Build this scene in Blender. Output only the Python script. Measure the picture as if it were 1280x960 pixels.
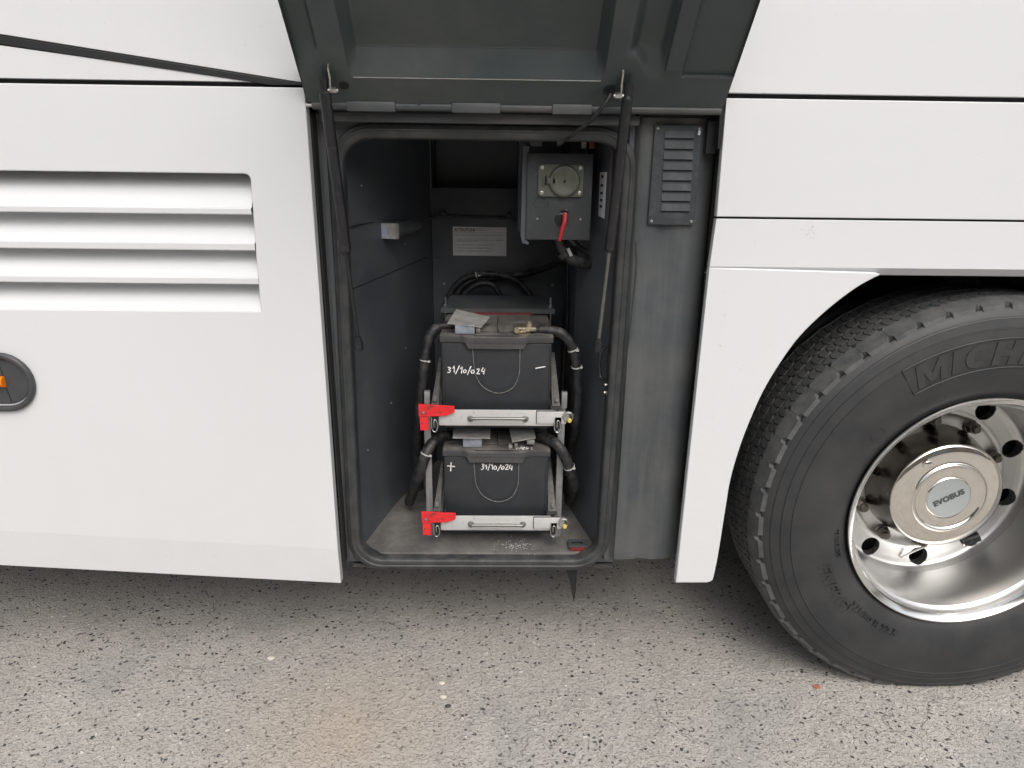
import bpy, bmesh, math, random
from mathutils import Vector, Matrix
random.seed(7)
R = math.radians
for o in list(bpy.data.objects): bpy.data.objects.remove(o)
S = bpy.context.scene
COL = S.collection
# ------------------------------------------------------------------ camera
PITCH, ROLL, YAW = R(18.067), R(.744), R(1.121)
CAM = Vector((0, -1.494, 1.343))
cd = bpy.data.cameras.new('camera'); cam = bpy.data.objects.new('camera', cd); COL.objects.link(cam)
cd.sensor_width = 36; cd.lens = 860/1280*36; cd.clip_start = .02; cd.clip_end = 500
fh = Vector((math.sin(YAW), math.cos(YAW), 0)); r0 = Vector((math.cos(YAW), -math.sin(YAW), 0)); zz = Vector((0, 0, 1))
fw = fh*math.cos(PITCH)-zz*math.sin(PITCH); u0 = fh*math.sin(PITCH)+zz*math.cos(PITCH)
rr = r0*math.cos(ROLL)+u0*math.sin(ROLL); uu = u0*math.cos(ROLL)-r0*math.sin(ROLL)
M = Matrix((rr, uu, -fw)).transposed().to_4x4(); M.translation = CAM
cam.matrix_world = M; S.camera = cam
# ------------------------------------------------------------------ sky, sun, exposure
SUN_EL, SUN_AZ = R(50), R(163)          # azimuth measured clockwise from +Y
w = bpy.data.worlds.new('World'); S.world = w; w.use_nodes = True
nt = w.node_tree; nt.nodes.clear()
sky = nt.nodes.new('ShaderNodeTexSky'); sky.sky_type = 'NISHITA'; sky.sun_disc = False
sky.sun_elevation = SUN_EL; sky.sun_rotation = SUN_AZ; sky.air_density = 1.0; sky.dust_density = 6.0; sky.ozone_density = 1
hs = nt.nodes.new('ShaderNodeHueSaturation'); hs.inputs['Saturation'].default_value = .42
bg = nt.nodes.new('ShaderNodeBackground'); bg.inputs['Strength'].default_value = .15
wo = nt.nodes.new('ShaderNodeOutputWorld')
nt.links.new(sky.outputs[0], hs.inputs['Color']); nt.links.new(hs.outputs[0], bg.inputs[0]); nt.links.new(bg.outputs[0], wo.inputs[0])
ld = bpy.data.lights.new('sun', 'SUN'); ld.energy = .74; ld.angle = R(50); ld.color = (1, .992, .985)
sun = bpy.data.objects.new('sun', ld); COL.objects.link(sun)
sd = Vector((math.sin(SUN_AZ)*math.cos(SUN_EL), math.cos(SUN_AZ)*math.cos(SUN_EL), math.sin(SUN_EL)))
sun.rotation_euler = sd.to_track_quat('Z', 'Y').to_euler(); sun.location = (0, -6, 8)
S.view_settings.view_transform = 'Standard'; S.view_settings.look = 'None'
S.view_settings.gamma = 1; S.view_settings.exposure = 0.22
S.render.engine = 'CYCLES'; S.cycles.max_bounces = 10; S.cycles.diffuse_bounces = 5

# ------------------------------------------------------------------ materials
def mat(name, col, rough=.5, metal=0, noise=None, bump=None, coat=0, dust=None, rvar=0, spec=.5):
    """noise=(scale, amount) tone variation; bump=(scale, strength); dust=(colour, scale, lo, hi, up_only)"""
    m = bpy.data.materials.new(name); m.use_nodes = True
    t = m.node_tree; b = t.nodes['Principled BSDF']; N = t.nodes.new; L = t.links.new
    b.inputs['Base Color'].default_value = (*col, 1); b.inputs['Roughness'].default_value = rough
    b.inputs['Metallic'].default_value = metal; b.inputs['Coat Weight'].default_value = coat
    b.inputs['Coat Roughness'].default_value = .08; b.inputs['Specular IOR Level'].default_value = spec
    tc = N('ShaderNodeTexCoord'); out = None
    if noise:
        n = N('ShaderNodeTexNoise'); n.inputs['Scale'].default_value = noise[0]; n.inputs['Detail'].default_value = 6
        L(tc.outputs['Object'], n.inputs['Vector'])
        r = N('ShaderNodeMapRange'); r.inputs['From Min'].default_value = .3; r.inputs['From Max'].default_value = .7
        r.inputs['To Min'].default_value = 1-noise[1]; r.inputs['To Max'].default_value = 1+noise[1]
        L(n.outputs[0], r.inputs[0])
        mx = N('ShaderNodeVectorMath'); mx.operation = 'SCALE'; mx.inputs[0].default_value = col; L(r.outputs[0], mx.inputs['Scale'])
        out = mx.outputs[0]
        if rvar:
            r2 = N('ShaderNodeMapRange'); r2.inputs['From Min'].default_value = .3; r2.inputs['From Max'].default_value = .7
            r2.inputs['To Min'].default_value = rough-rvar; r2.inputs['To Max'].default_value = rough+rvar
            L(n.outputs[0], r2.inputs[0]); L(r2.outputs[0], b.inputs['Roughness'])
    if dust:
        dc, sc, lo, hi, up = dust
        n = N('ShaderNodeTexNoise'); n.inputs['Scale'].default_value = sc; n.inputs['Detail'].default_value = 9; n.inputs['Roughness'].default_value = .65
        L(tc.outputs['Object'], n.inputs['Vector'])
        r = N('ShaderNodeMapRange'); r.inputs['From Min'].default_value = lo; r.inputs['From Max'].default_value = hi
        L(n.outputs[0], r.inputs[0]); f = r.outputs[0]
        if up:
            g = N('ShaderNodeNewGeometry'); s = N('ShaderNodeSeparateXYZ'); L(g.outputs['Normal'], s.inputs[0])
            q = N('ShaderNodeMapRange'); q.inputs['From Min'].default_value = .1; q.inputs['From Max'].default_value = .9
            q.inputs['To Min'].default_value = up; q.inputs['To Max'].default_value = 1
            L(s.outputs['Z'], q.inputs[0])
            mm = N('ShaderNodeMath'); mm.operation = 'MULTIPLY'; L(f, mm.inputs[0]); L(q.outputs[0], mm.inputs[1]); f = mm.outputs[0]
        mi = N('ShaderNodeMix'); mi.data_type = 'RGBA'; L(f, mi.inputs['Factor'])
        if out: L(out, mi.inputs['A'])
        else: mi.inputs['A'].default_value = (*col, 1)
        mi.inputs['B'].default_value = (*dc, 1); out = mi.outputs['Result']
    if out: L(out, b.inputs['Base Color'])
    if bump:
        n = N('ShaderNodeTexNoise'); n.inputs['Scale'].default_value = bump[0]; n.inputs['Detail'].default_value = 5
        L(tc.outputs['Object'], n.inputs['Vector'])
        bp = N('ShaderNodeBump'); bp.inputs['Strength'].default_value = bump[1]; bp.inputs['Distance'].default_value = .002
        L(n.outputs[0], bp.inputs['Height']); L(bp.outputs[0], b.inputs['Normal'])
    return m

def scuff_paint():
    """white coach paint: faint road film, waviness, a scuff above the arch and fine dirt specks"""
    m = mat('white_paint', (.69, .703, .712), .3, noise=(1.1, .008), coat=.6)
    t = m.node_tree; N = t.nodes.new; L = t.links.new; b = t.nodes['Principled BSDF']
    tc = N('ShaderNodeTexCoord')
    src = b.inputs['Base Color'].links[0].from_socket
    def blend(fac, colr, src):
        mi = N('ShaderNodeMix'); mi.data_type = 'RGBA'; L(fac, mi.inputs['Factor']); L(src, mi.inputs['A']); mi.inputs['B'].default_value = (*colr, 1)
        return mi.outputs['Result']
    def noise(sc, lo, hi, amt, vec=None, det=8):
        n = N('ShaderNodeTexNoise'); n.inputs['Scale'].default_value = sc; n.inputs['Detail'].default_value = det
        L(vec or tc.outputs['Object'], n.inputs['Vector'])
        r = N('ShaderNodeMapRange'); r.inputs['From Min'].default_value = lo; r.inputs['From Max'].default_value = hi; r.inputs['To Max'].default_value = amt
        L(n.outputs[0], r.inputs[0]); return r.outputs[0]
    def mul(a, c):
        k = N('ShaderNodeMath'); k.operation = 'MULTIPLY'; L(a, k.inputs[0]); L(c, k.inputs[1]); return k.outputs[0]
    def ball(c, r0, r1):
        d = N('ShaderNodeVectorMath'); d.operation = 'DISTANCE'; L(tc.outputs['Object'], d.inputs[0]); d.inputs[1].default_value = c
        r = N('ShaderNodeMapRange'); r.inputs['From Min'].default_value = r0; r.inputs['From Max'].default_value = r1; r.inputs['To Min'].default_value = 1; r.inputs['To Max'].default_value = 0
        L(d.outputs['Value'], r.inputs[0]); return r.outputs[0]
    src = blend(noise(210, .71, .76, .55, det=3), (.30, .29, .26), src)                   # specks
    st = N('ShaderNodeMapping'); st.inputs['Scale'].default_value = (14, 14, 1.2); L(tc.outputs['Object'], st.inputs['Vector'])
    src = blend(noise(1.0, .5, .8, .03, st.outputs[0]), (.55, .53, .48), src)            # faint vertical streaks
    sep = N('ShaderNodeSeparateXYZ'); L(tc.outputs['Object'], sep.inputs[0])
    lo = N('ShaderNodeMapRange'); lo.inputs['From Min'].default_value = .75; lo.inputs['From Max'].default_value = .32; L(sep.outputs['Z'], lo.inputs[0])
    src = blend(mul(noise(9, .35, .75, .12), lo.outputs[0]), (.55, .52, .46), src)       # road film low down
    for c, r0, r1, sc in (((.662, 0, 1.205), .002, .022, 170), ((.548, 0, 1.182), .001, .006, 300), ((.50, 0, 1.02), .001, .006, 300), ((.497, 0, .95), .001, .006, 300), ((-.70, 0, .40), .002, .010, 300)):
        src = blend(mul(ball(c, r0, r1), noise(sc, .54, .62, .6, det=6)), (.25, .25, .25), src)
    L(src, b.inputs['Base Color'])
    n = N('ShaderNodeTexNoise'); n.inputs['Scale'].default_value = 5; n.inputs['Detail'].default_value = 2; L(tc.outputs['Object'], n.inputs['Vector'])
    bp = N('ShaderNodeBump'); bp.inputs['Strength'].default_value = .12; bp.inputs['Distance'].default_value = .01
    L(n.outputs[0], bp.inputs['Height']); L(bp.outputs[0], b.inputs['Normal']); L(bp.outputs[0], b.inputs['Coat Normal'])
    return m

def asphalt():
    m = bpy.data.materials.new('worn_asphalt'); m.use_nodes = True
    t = m.node_tree; b = t.nodes['Principled BSDF']; N = t.nodes.new; L = t.links.new
    tc = N('ShaderNodeTexCoord'); P = tc.outputs['Object']
    def noise(sc, det=6, rough=.6, vec=None, dist=0):
        n = N('ShaderNodeTexNoise'); n.inputs['Scale'].default_value = sc; n.inputs['Detail'].default_value = det; n.inputs['Roughness'].default_value = rough
        n.inputs['Distortion'].default_value = dist; L(vec or P, n.inputs['Vector']); return n.outputs[0]
    def rng(v, a, c, lo=0., hi=1.):
        r = N('ShaderNodeMapRange'); r.inputs['From Min'].default_value = a; r.inputs['From Max'].default_value = c; r.inputs['To Min'].default_value = lo; r.inputs['To Max'].default_value = hi
        L(v, r.inputs[0]); return r.outputs[0]
    def mix(f, A, B):
        mi = N('ShaderNodeMix'); mi.data_type = 'RGBA'; L(f, mi.inputs['Factor'])
        for k, v in (('A', A), ('B', B)):
            if isinstance(v, tuple): mi.inputs[k].default_value = (*v, 1)
            else: L(v, mi.inputs[k])
        return mi.outputs['Result']
    def op(o, a, c):
        k = N('ShaderNodeMath'); k.operation = o
        for i, v in enumerate((a, c)):
            if isinstance(v, (int, float)): k.inputs[i].default_value = v
            else: L(v, k.inputs[i])
        return k.outputs[0]
    # distort the lookup so that the chips are angular and uneven
    wn = N('ShaderNodeTexNoise'); wn.inputs['Scale'].default_value = 90; wn.inputs['Detail'].default_value = 3; L(P, wn.inputs['Vector'])
    ad = N('ShaderNodeVectorMath'); ad.operation = 'MULTIPLY_ADD'; L(wn.outputs['Color'], ad.inputs[0]); ad.inputs[1].default_value = (.022, .016, .012); L(P, ad.inputs[2])
    V = ad.outputs[0]
    def vor(sc):
        v = N('ShaderNodeTexVoronoi'); v.inputs['Scale'].default_value = sc; v.inputs['Randomness'].default_value = 1; L(V, v.inputs['Vector'])
        s = N('ShaderNodeSeparateColor'); L(v.outputs['Color'], s.inputs[0])
        return v.outputs['Distance'], s.outputs[0], s.outputs[1], s.outputs[2]
    big = noise(1.1, 4, .6); mid = noise(7, 5)
    col = mix(rng(big, .35, .65), (.50, .472, .432), (.585, .558, .515))
    col = mix(rng(mid, .35, .7, 0, .45), col, (.34, .32, .29))
    gr = noise(900, 3); col = mix(rng(gr, .40, .62, 0, .55), col, (.25, .235, .215))
    d2, a2, b2, c2 = vor(240)                     # sandy grain: half of the cells stand out, dark or light
    col = mix(op('MULTIPLY', rng(d2, .55, .2), rng(a2, .40, .5, 0, .75)), col, mix(rng(b2, .3, .7), (.22, .205, .185), (.60, .575, .53)))
    d5, a5, b5, c5 = vor(150)                     # dense mid grey chips
    col = mix(op('MULTIPLY', rng(d5, .46, .34), rng(a5, .60, .62, 0, .62)), col, mix(b5, (.17, .16, .15), (.36, .345, .32)))
    d1, a1, b1, c1 = vor(92)                      # chips of 6-10 mm
    inside = rng(d1, .42, .34)
    clus = rng(noise(9, 3), .35, .65, -.05, .06)
    a1c = op('ADD', a1, clus)
    col = mix(op('MULTIPLY', inside, rng(a1c, .86, .87)), col, mix(b1, (.035, .035, .04), (.13, .125, .12)))
    col = mix(op('MULTIPLY', rng(d1, .30, .22), rng(a1, .05, .045)), col, (.72, .70, .65))
    d3, a3, b3, c3 = vor(42)                      # a few larger dark stones
    col = mix(op('MULTIPLY', rng(d3, .22, .18), rng(a3, .90, .91)), col, (.05, .05, .055))
    # tan stain in front of the locker, bluish grey patches right of it
    sx = N('ShaderNodeVectorMath'); sx.operation = 'DISTANCE'; L(P, sx.inputs[0]); sx.inputs[1].default_value = (-.38, -.14, 0)
    st = op('MULTIPLY', rng(op('ADD', sx.outputs['Value'], op('MULTIPLY', mid, .25)), .46, .12), .72)
    col = mix(st, col, (.46, .385, .31))
    pat = rng(noise(2.3, 3), .56, .68, 0, .35); col = mix(pat, col, (.27, .27, .27))
    # hairline cracks
    vc = N('ShaderNodeTexVoronoi'); vc.feature = 'DISTANCE_TO_EDGE'; vc.inputs['Scale'].default_value = 2.6
    w2 = N('ShaderNodeTexNoise'); w2.inputs['Scale'].default_value = 6; w2.inputs['Detail'].default_value = 6; L(P, w2.inputs['Vector'])
    a4 = N('ShaderNodeVectorMath'); a4.operation = 'MULTIPLY_ADD'; L(w2.outputs['Color'], a4.inputs[0]); a4.inputs[1].default_value = (.35, .35, .35); L(P, a4.inputs[2]); L(a4.outputs[0], vc.inputs['Vector'])
    crk = op('MULTIPLY', rng(vc.outputs['Distance'], .010, .003), rng(noise(3.1, 3), .52, .64, 0, .45))
    col = mix(crk, col, (.12, .11, .10))
    L(col, b.inputs['Base Color']); b.inputs['Roughness'].default_value = .85; b.inputs['Specular IOR Level'].default_value = .35
    hgt = op('ADD', op('MULTIPLY', rng(d1, .5, .15), rng(c1, 0, 1, .2, 1)), op('ADD', op('MULTIPLY', rng(d2, .5, .1), .35), op('MULTIPLY', rng(d5, .5, .15), rng(c5, 0, 1, .1, .8))))
    hgt = op('SUBTRACT', hgt, op('MULTIPLY', crk, 1.5))
    hgt = op('ADD', hgt, op('MULTIPLY', mid, 1.2))
    bp = N('ShaderNodeBump'); bp.inputs['Strength'].default_value = .85; bp.inputs['Distance'].default_value = .0032
    L(hgt, bp.inputs['Height']); L(bp.outputs[0], b.inputs['Normal'])
    return m

WHITE = scuff_paint()
ASPH = asphalt()
DUSTC = (.23, .215, .19)
GAP = mat('gap_black', (.012, .012, .013), .8)
TRIM = mat('black_trim', (.018, .018, .020), .45, noise=(30, .15))
FLAP = mat('flap_grey', (.046, .060, .062), .38, noise=(6, .10), dust=((.095, .10, .10), 5, .45, .85, 0), bump=(60, .05), rvar=.08)
LOCK = mat('locker_grey', (.067, .075, .086), .42, noise=(4, .16), dust=((.13, .132, .13), 7, .45, .8, .5), bump=(120, .1), rvar=.08)
FLOORM = mat('locker_floor', (.092, .09, .086), .7, noise=(12, .2), dust=((.19, .182, .168), 15, .40, .75, 0), bump=(300, .35))
FRAME = mat('frame_grey', (.056, .063, .070), .48, noise=(2.5, .10), dust=((.125, .125, .118), 6, .38, .9, 0), bump=(220, .25), rvar=.06)
SEALM = mat('seal_rubber', (.032, .034, .036), .5, noise=(20, .15), dust=((.10, .10, .095), 26, .42, .8, .5), bump=(150, .15))
DARKR = mat('strut_black', (.014, .014, .016), .35, noise=(40, .2), dust=((.12, .115, .105), 60, .55, .8, .4))
HOSE = mat('hose_black', (.012, .012, .014), .5, noise=(60, .2), dust=((.14, .135, .125), 50, .45, .75, .35), bump=(400, .15))
STEEL = mat('zinc_steel', (.55, .55, .53), .35, metal=1, noise=(60, .15), dust=((.25, .22, .19), 60, .5, .75, 0))
GALV = mat('galvanised_post', (.36, .37, .37), .5, metal=.5, noise=(40, .15), dust=((.22, .21, .19), 40, .45, .75, 0))
ALU = mat('tray_aluminium', (.62, .62, .61), .42, metal=.3, noise=(25, .05), dust=((.30, .29, .27), 70, .60, .75, 0), bump=(200, .06))
RED = mat('red_latch', (.72, .022, .028), .35, noise=(30, .14), dust=((.16, .04, .035), 70, .56, .68, 0), bump=(150, .1))
DRED = mat('red_plastic', (.17, .022, .022), .45, noise=(30, .1))
CASE = mat('battery_case', (.024, .027, .031), .48, noise=(14, .12), dust=((.10, .10, .10), 20, .42, .78, .12), bump=(500, .12))
LID = mat('battery_lid', (.036, .038, .041), .5, noise=(14, .12), dust=((.24, .22, .195), 16, .30, .68, .18), bump=(400, .12))
PALE = mat('terminal_cover_pale', (.36, .36, .35), .5, noise=(30, .1), dust=((.24, .22, .19), 40, .42, .7, 0))
CLEAR = mat('terminal_cover_blue', (.27, .30, .34), .3, noise=(50, .2))
BRASS = mat('brass_clamp', (.55, .49, .36), .38, metal=.8, noise=(160, .35), dust=((.07, .06, .05), 160, .5, .62, 0))
MARK = mat('white_marker', (.85, .85, .84), .6)
YEL = mat('yellow_knob', (.62, .50, .12), .5)
STRAP = mat('strap_brown', (.045, .042, .038), .55, noise=(50, .2), dust=((.15, .14, .12), 60, .5, .75, .5))
SOCK = mat('socket_cover', (.10, .108, .085), .5, noise=(60, .12), bump=(200, .1))
BOXM = mat('switch_box_grey', (.042, .047, .051), .45, noise=(20, .1), bump=(200, .1), dust=((.14, .13, .12), 40, .5, .8, .3))
LABELM = mat('label_paper', (.62, .62, .63), .5, noise=(20, .05))
INK = mat('label_ink', (.04, .04, .045), .6)
INKG = mat('hub_ink', (.07, .08, .08), .5)
CHROME = mat('chrome', (.84, .80, .74), .06, metal=1, noise=(30, .02), dust=((.45, .42, .37), 45, .66, .85, 0))
POL = mat('polished_aluminium', (.66, .66, .65), .40, metal=1, noise=(3, .03), dust=((.34, .325, .295), 90, .64, .85, 0))
DRUM = mat('hub_drum_dark_reflection', (.17, .155, .14), .22, metal=1, noise=(14, .35), rvar=.08)  # chrome drum; the dark reflection is put into its base colour
LIP = mat('rim_lip_bright', (.80, .80, .79), .14, metal=1, noise=(12, .05), dust=((.5, .48, .45), 60, .6, .85, 0))
PLATE = mat('hub_plate_grey', (.40, .43, .43), .4, metal=.2)
NUTM = mat('wheel_nut_dark', (.14, .125, .11), .5, metal=.7, noise=(80, .3))
RUB = mat('tyre_rubber', (.023, .025, .028), .52, noise=(6, .12), dust=((.050, .049, .047), 7, .38, .75, 0), bump=(260, .18))
TREADM = mat('tread_rubber', (.060, .063, .066), .75, noise=(30, .2), dust=((.13, .13, .125), 25, .38, .78, 0), bump=(400, .3))
ORANGE = mat('orange_lens', (.85, .23, .01), .3)
LAMPG = mat('marker_grey', (.055, .057, .062), .4, noise=(30, .1))
PEB = mat('pale_stone', (.62, .58, .50), .8, noise=(200, .15))
LEAFM = mat('dry_leaf', (.36, .14, .09), .7, noise=(200, .2))
DARKST = mat('dark_stone', (.06, .06, .06), .7, noise=(200, .3))
UNDER = mat('underbody', (.03, .03, .03), .8, noise=(8, .3), dust=((.10, .095, .085), 12, .45, .8, 0))

# ------------------------------------------------------------------ mesh helpers
class MB:
    def __init__(s): s.v = []; s.f = []
    def add(s, vs, fs):
        n = len(s.v); s.v += [Vector(p) for p in vs]; s.f += [tuple(i+n for i in f) for f in fs]; return s
    def box(s, x0, x1, y0, y1, z0, z1, bev=0.):
        if bev:
            bm = bmesh.new(); bmesh.ops.create_cube(bm, size=1)
            for v in bm.verts: v.co = Vector(((x0+x1)/2+v.co.x*(x1-x0), (y0+y1)/2+v.co.y*(y1-y0), (z0+z1)/2+v.co.z*(z1-z0)))
            bmesh.ops.bevel(bm, geom=bm.edges[:], offset=bev, segments=2, profile=.5, affect='EDGES'); s.bm(bm); return s
        return s.add([(x, y, z) for x in (x0, x1) for y in (y0, y1) for z in (z0, z1)],
                     [(0, 1, 3, 2), (4, 6, 7, 5), (0, 4, 5, 1), (2, 3, 7, 6), (0, 2, 6, 4), (1, 5, 7, 3)])
    def bm(s, bm):
        bm.verts.ensure_lookup_table(); bm.verts.index_update()
        s.add([v.co.copy() for v in bm.verts], [[v.index for v in f.verts] for f in bm.faces]); bm.free(); return s
    def quad(s, a, b, c, d): return s.add([a, b, c, d], [(0, 1, 2, 3)])
    def hexa(s, lo, hi):                # two matching loops -> closed prism
        n = len(lo); return s.add(list(lo)+list(hi), [tuple(range(n))[::-1], tuple(range(n, 2*n))]+[(i, (i+1) % n, n+(i+1) % n, n+i) for i in range(n)])
    def prism(s, pts, y0, y1):          # polygon in XZ pushed along Y
        return s.hexa([(x, y0, z) for x, z in pts], [(x, y1, z) for x, z in pts])
    def tube(s, path, r, seg=12, sub=8, caps=True, ribs=0):
        P = smooth(path, sub) if sub else [Vector(p) for p in path]
        n = len(P); T = [(P[min(i+1, n-1)]-P[max(i-1, 0)]).normalized() for i in range(n)]
        u = T[0].orthogonal().normalized(); base = len(s.v); vs = []
        for i in range(n):
            u = (u-T[i]*u.dot(T[i])).normalized(); v = T[i].cross(u)
            rad = r(i/(n-1)) if callable(r) else r
            if ribs: rad *= 1+ribs*(1 if i % 2 else -1)
            vs += [P[i]+(u*math.cos(a)+v*math.sin(a))*rad for a in [2*math.pi*k/seg for k in range(seg)]]
        fs = [(i*seg+k, i*seg+(k+1) % seg, (i+1)*seg+(k+1) % seg, (i+1)*seg+k) for i in range(n-1) for k in range(seg)]
        if caps: fs += [tuple(range(seg))[::-1], tuple((n-1)*seg+k for k in range(seg))]
        return s.add(vs, fs)
    def rev(s, prof, c, seg=96, closed=False):   # profile (y, r) turned about the Y axis through c=(x, z)
        vs = []; n = len(prof)
        for k in range(seg):
            a = 2*math.pi*k/seg
            vs += [(c[0]+r*math.cos(a), y, c[1]+r*math.sin(a)) for y, r in prof]
        fs = [(k*n+i, k*n+i+1, ((k+1) % seg)*n+i+1, ((k+1) % seg)*n+i) for k in range(seg) for i in range(n-1)]
        return s.add(vs, fs)
    def disc(s, c, y, r, seg=48): return s.add([(c[0]+r*math.cos(2*math.pi*k/seg), y, c[1]+r*math.sin(2*math.pi*k/seg)) for k in range(seg)], [tuple(range(seg))])
    def cyl(s, a, b, r, seg=16): return s.tube([a, b], r, seg, 0)
def smooth(path, sub):
    P = [Vector(p) for p in path]; out = []
    for i in range(len(P)-1):
        a, b, c, d = P[max(i-1, 0)], P[i], P[i+1], P[min(i+2, len(P)-1)]
        for k in range(sub):
            t = k/sub
            out.append(.5*((2*b)+(c-a)*t+(2*a-5*b+4*c-d)*t*t+(3*b-a-3*c+d)*t**3))
    return out+[P[-1]]
ORG = {}
def finish(me, name, m, parent, angle=35):
    me.materials.clear(); me.materials.append(m)
    for p in me.polygons: p.use_smooth = True
    me.set_sharp_from_angle(angle=R(angle))
    o = bpy.data.objects.new(name, me); COL.objects.link(o)
    if parent is not None: o.parent = parent; ORG[o] = ORG[parent]
    return o
def part(name, mb, m, parent=None, label=None, angle=35, origin=None, fixn=True):
    off = ORG[parent] if parent is not None else (origin or Vector((0, 0, 0)))
    off = Vector(off)
    me = bpy.data.meshes.new(name); me.from_pydata([v-off for v in mb.v], [], mb.f)
    if fixn:
        bm = bmesh.new(); bm.from_mesh(me); bmesh.ops.recalc_face_normals(bm, faces=bm.faces); bm.to_mesh(me); bm.free()
    me.validate()
    o = finish(me, name, m, parent, angle)
    if parent is None: o.location = off; ORG[o] = off
    if label: o['label'] = label
    return o
def thing(name, loc, label, cat, group=None):
    o = bpy.data.objects.new(name, None); COL.objects.link(o); o.location = loc; o.empty_display_size = .05
    ORG[o] = Vector(loc); o['label'] = label; o['category'] = cat
    if group: o['group'] = group
    return o
def tag(o, label, cat, group=None):
    o['label'] = label; o['category'] = cat
    if group: o['group'] = group
    return o
def plate(outer, holes=(), y=0., th=.003, bev=.0015, res=2):
    """flat plate in XZ with holes and rounded edges; front face at y, going back by th"""
    cu = bpy.data.curves.new('c', 'CURVE'); cu.dimensions = '2D'; cu.fill_mode = 'BOTH'
    cu.extrude = th/2-bev; cu.bevel_depth = bev; cu.bevel_resolution = res; cu.offset = -bev
    for pts in [outer]+list(holes):
        sp = cu.splines.new('POLY'); sp.points.add(len(pts)-1); sp.use_cyclic_u = True
        for i, (x, z) in enumerate(pts): sp.points[i].co = (x, z, 0, 1)
    ob = bpy.data.objects.new('c', cu); me = bpy.data.meshes.new_from_object(ob)
    mb = MB(); mb.add([(v.co.x, y+th/2-v.co.z, v.co.y) for v in me.vertices], [tuple(p.vertices) for p in me.polygons])
    bpy.data.objects.remove(ob); bpy.data.curves.remove(cu); bpy.data.meshes.remove(me)
    return mb
def text(body, size=1., bold=0., shear=0., space=1., ext=.0):
    cu = bpy.data.curves.new('t', 'FONT'); cu.body = body; cu.size = size; cu.offset = bold; cu.shear = shear; cu.space_character = space; cu.extrude = ext; cu.resolution_u = 4
    ob = bpy.data.objects.new('t', cu); me = bpy.data.meshes.new_from_object(ob)
    vs = [v.co.copy() for v in me.vertices]; fs = [tuple(p.vertices) for p in me.polygons]
    bpy.data.objects.remove(ob); bpy.data.curves.remove(cu); bpy.data.meshes.remove(me)
    return vs, fs
def rrect(x0, x1, z0, z1, r, n=6):
    out = []
    for cx, cz, a0 in ((x1-r, z1-r, 0), (x0+r, z1-r, 90), (x0+r, z0+r, 180), (x1-r, z0+r, 270)):
        out += [(cx+r*math.cos(R(a0+90*k/n)), cz+r*math.sin(R(a0+90*k/n))) for k in range(n+1)]
    return out
def ribbon(mb, pts, y, wd, th=.0006):
    """a flat pen stroke following points (x, z)"""
    P = smooth([(x, 0, z) for x, z in pts], 4) if len(pts) > 2 else [Vector((x, 0, z)) for x, z in pts]
    L_, R_ = [], []
    for i, p in enumerate(P):
        t = (P[min(i+1, len(P)-1)]-P[max(i-1, 0)]); t = t.normalized() if t.length > 1e-9 else Vector((1, 0, 0))
        n = Vector((-t.z, 0, t.x))*wd/2*(.8+.4*math.sin(i*1.3)**2)
        L_.append(p+n); R_.append(p-n)
    n = len(P)
    vs = [(p.x, y-th, p.z) for p in L_]+[(p.x, y-th, p.z) for p in R_]
    mb.add(vs, [(i, i+1, n+i+1, n+i) for i in range(n-1)])
def screw(x, y, z, r, parent, m=None, name='screw'):
    mb = MB(); mb.rev([(y+.001, r), (y-.0010, r), (y-.0016, r*.75), (y-.0016, r*.35), (y-.0006, r*.3), (y-.0006, .00001)], (x, z), 12)
    return part(name, mb, m or STEEL, parent)

# ================================================================== setting
g = MB(); n = 40
g.add([(-40, -40, 0), (40, -40, 0), (40, 40, 0), (-40, 40, 0)], [(0, 1, 2, 3)])
ground = part('ground', g, ASPH); ground['kind'] = 'structure'

# ================================================================== building added behind the camera to block low sky, seen only in reflections
yb = thing('added_yard_building', (0, -15, 0), 'plain beige building with dark windows and grey doors, added unseen to block low sky and fill reflections', 'building')
FAC = mat('beige_render', (.42, .36, .28), .85, noise=(1.2, .08)); ROOFM = mat('roof_sheet', (.22, .20, .19), .7); WINM = mat('window_glass', (.05, .06, .07), .1); DOORM = mat('roller_door', (.45, .46, .46), .5)
mb = MB(); mb.box(-24, 24, -23, -15, 0, 6.4); part('wall', mb, FAC, yb)
mb = MB(); mb.hexa([(-24.4, -23.4, 6.4), (-24.4, -14.6, 6.4), (-24.4, -19, 7.6)], [(24.4, -23.4, 6.4), (24.4, -14.6, 6.4), (24.4, -19, 7.6)]); part('roof', mb, ROOFM, yb)
for k in range(9):
    x = -20+5*k; mb = MB(); mb.box(x-1.0, x+1.0, -15.0, -14.93, 3.9, 5.3); f_ = part('window', mb, DOORM, yb)
    mb = MB(); mb.box(x-.92, x+.92, -14.93, -14.92, 3.98, 5.22); part('pane', mb, WINM, f_)
for x in (-15, -5, 7.5, 17.5): mb = MB(); mb.box(x-1.6, x+1.6, -15, -14.95, 0, 3.3); part('roller_door', mb, DOORM, yb)

# ================================================================== coach
coach = thing('coach', (0, 0, 0), 'white coach with an open equipment locker beside its polished rear wheel', 'coach')

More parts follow.
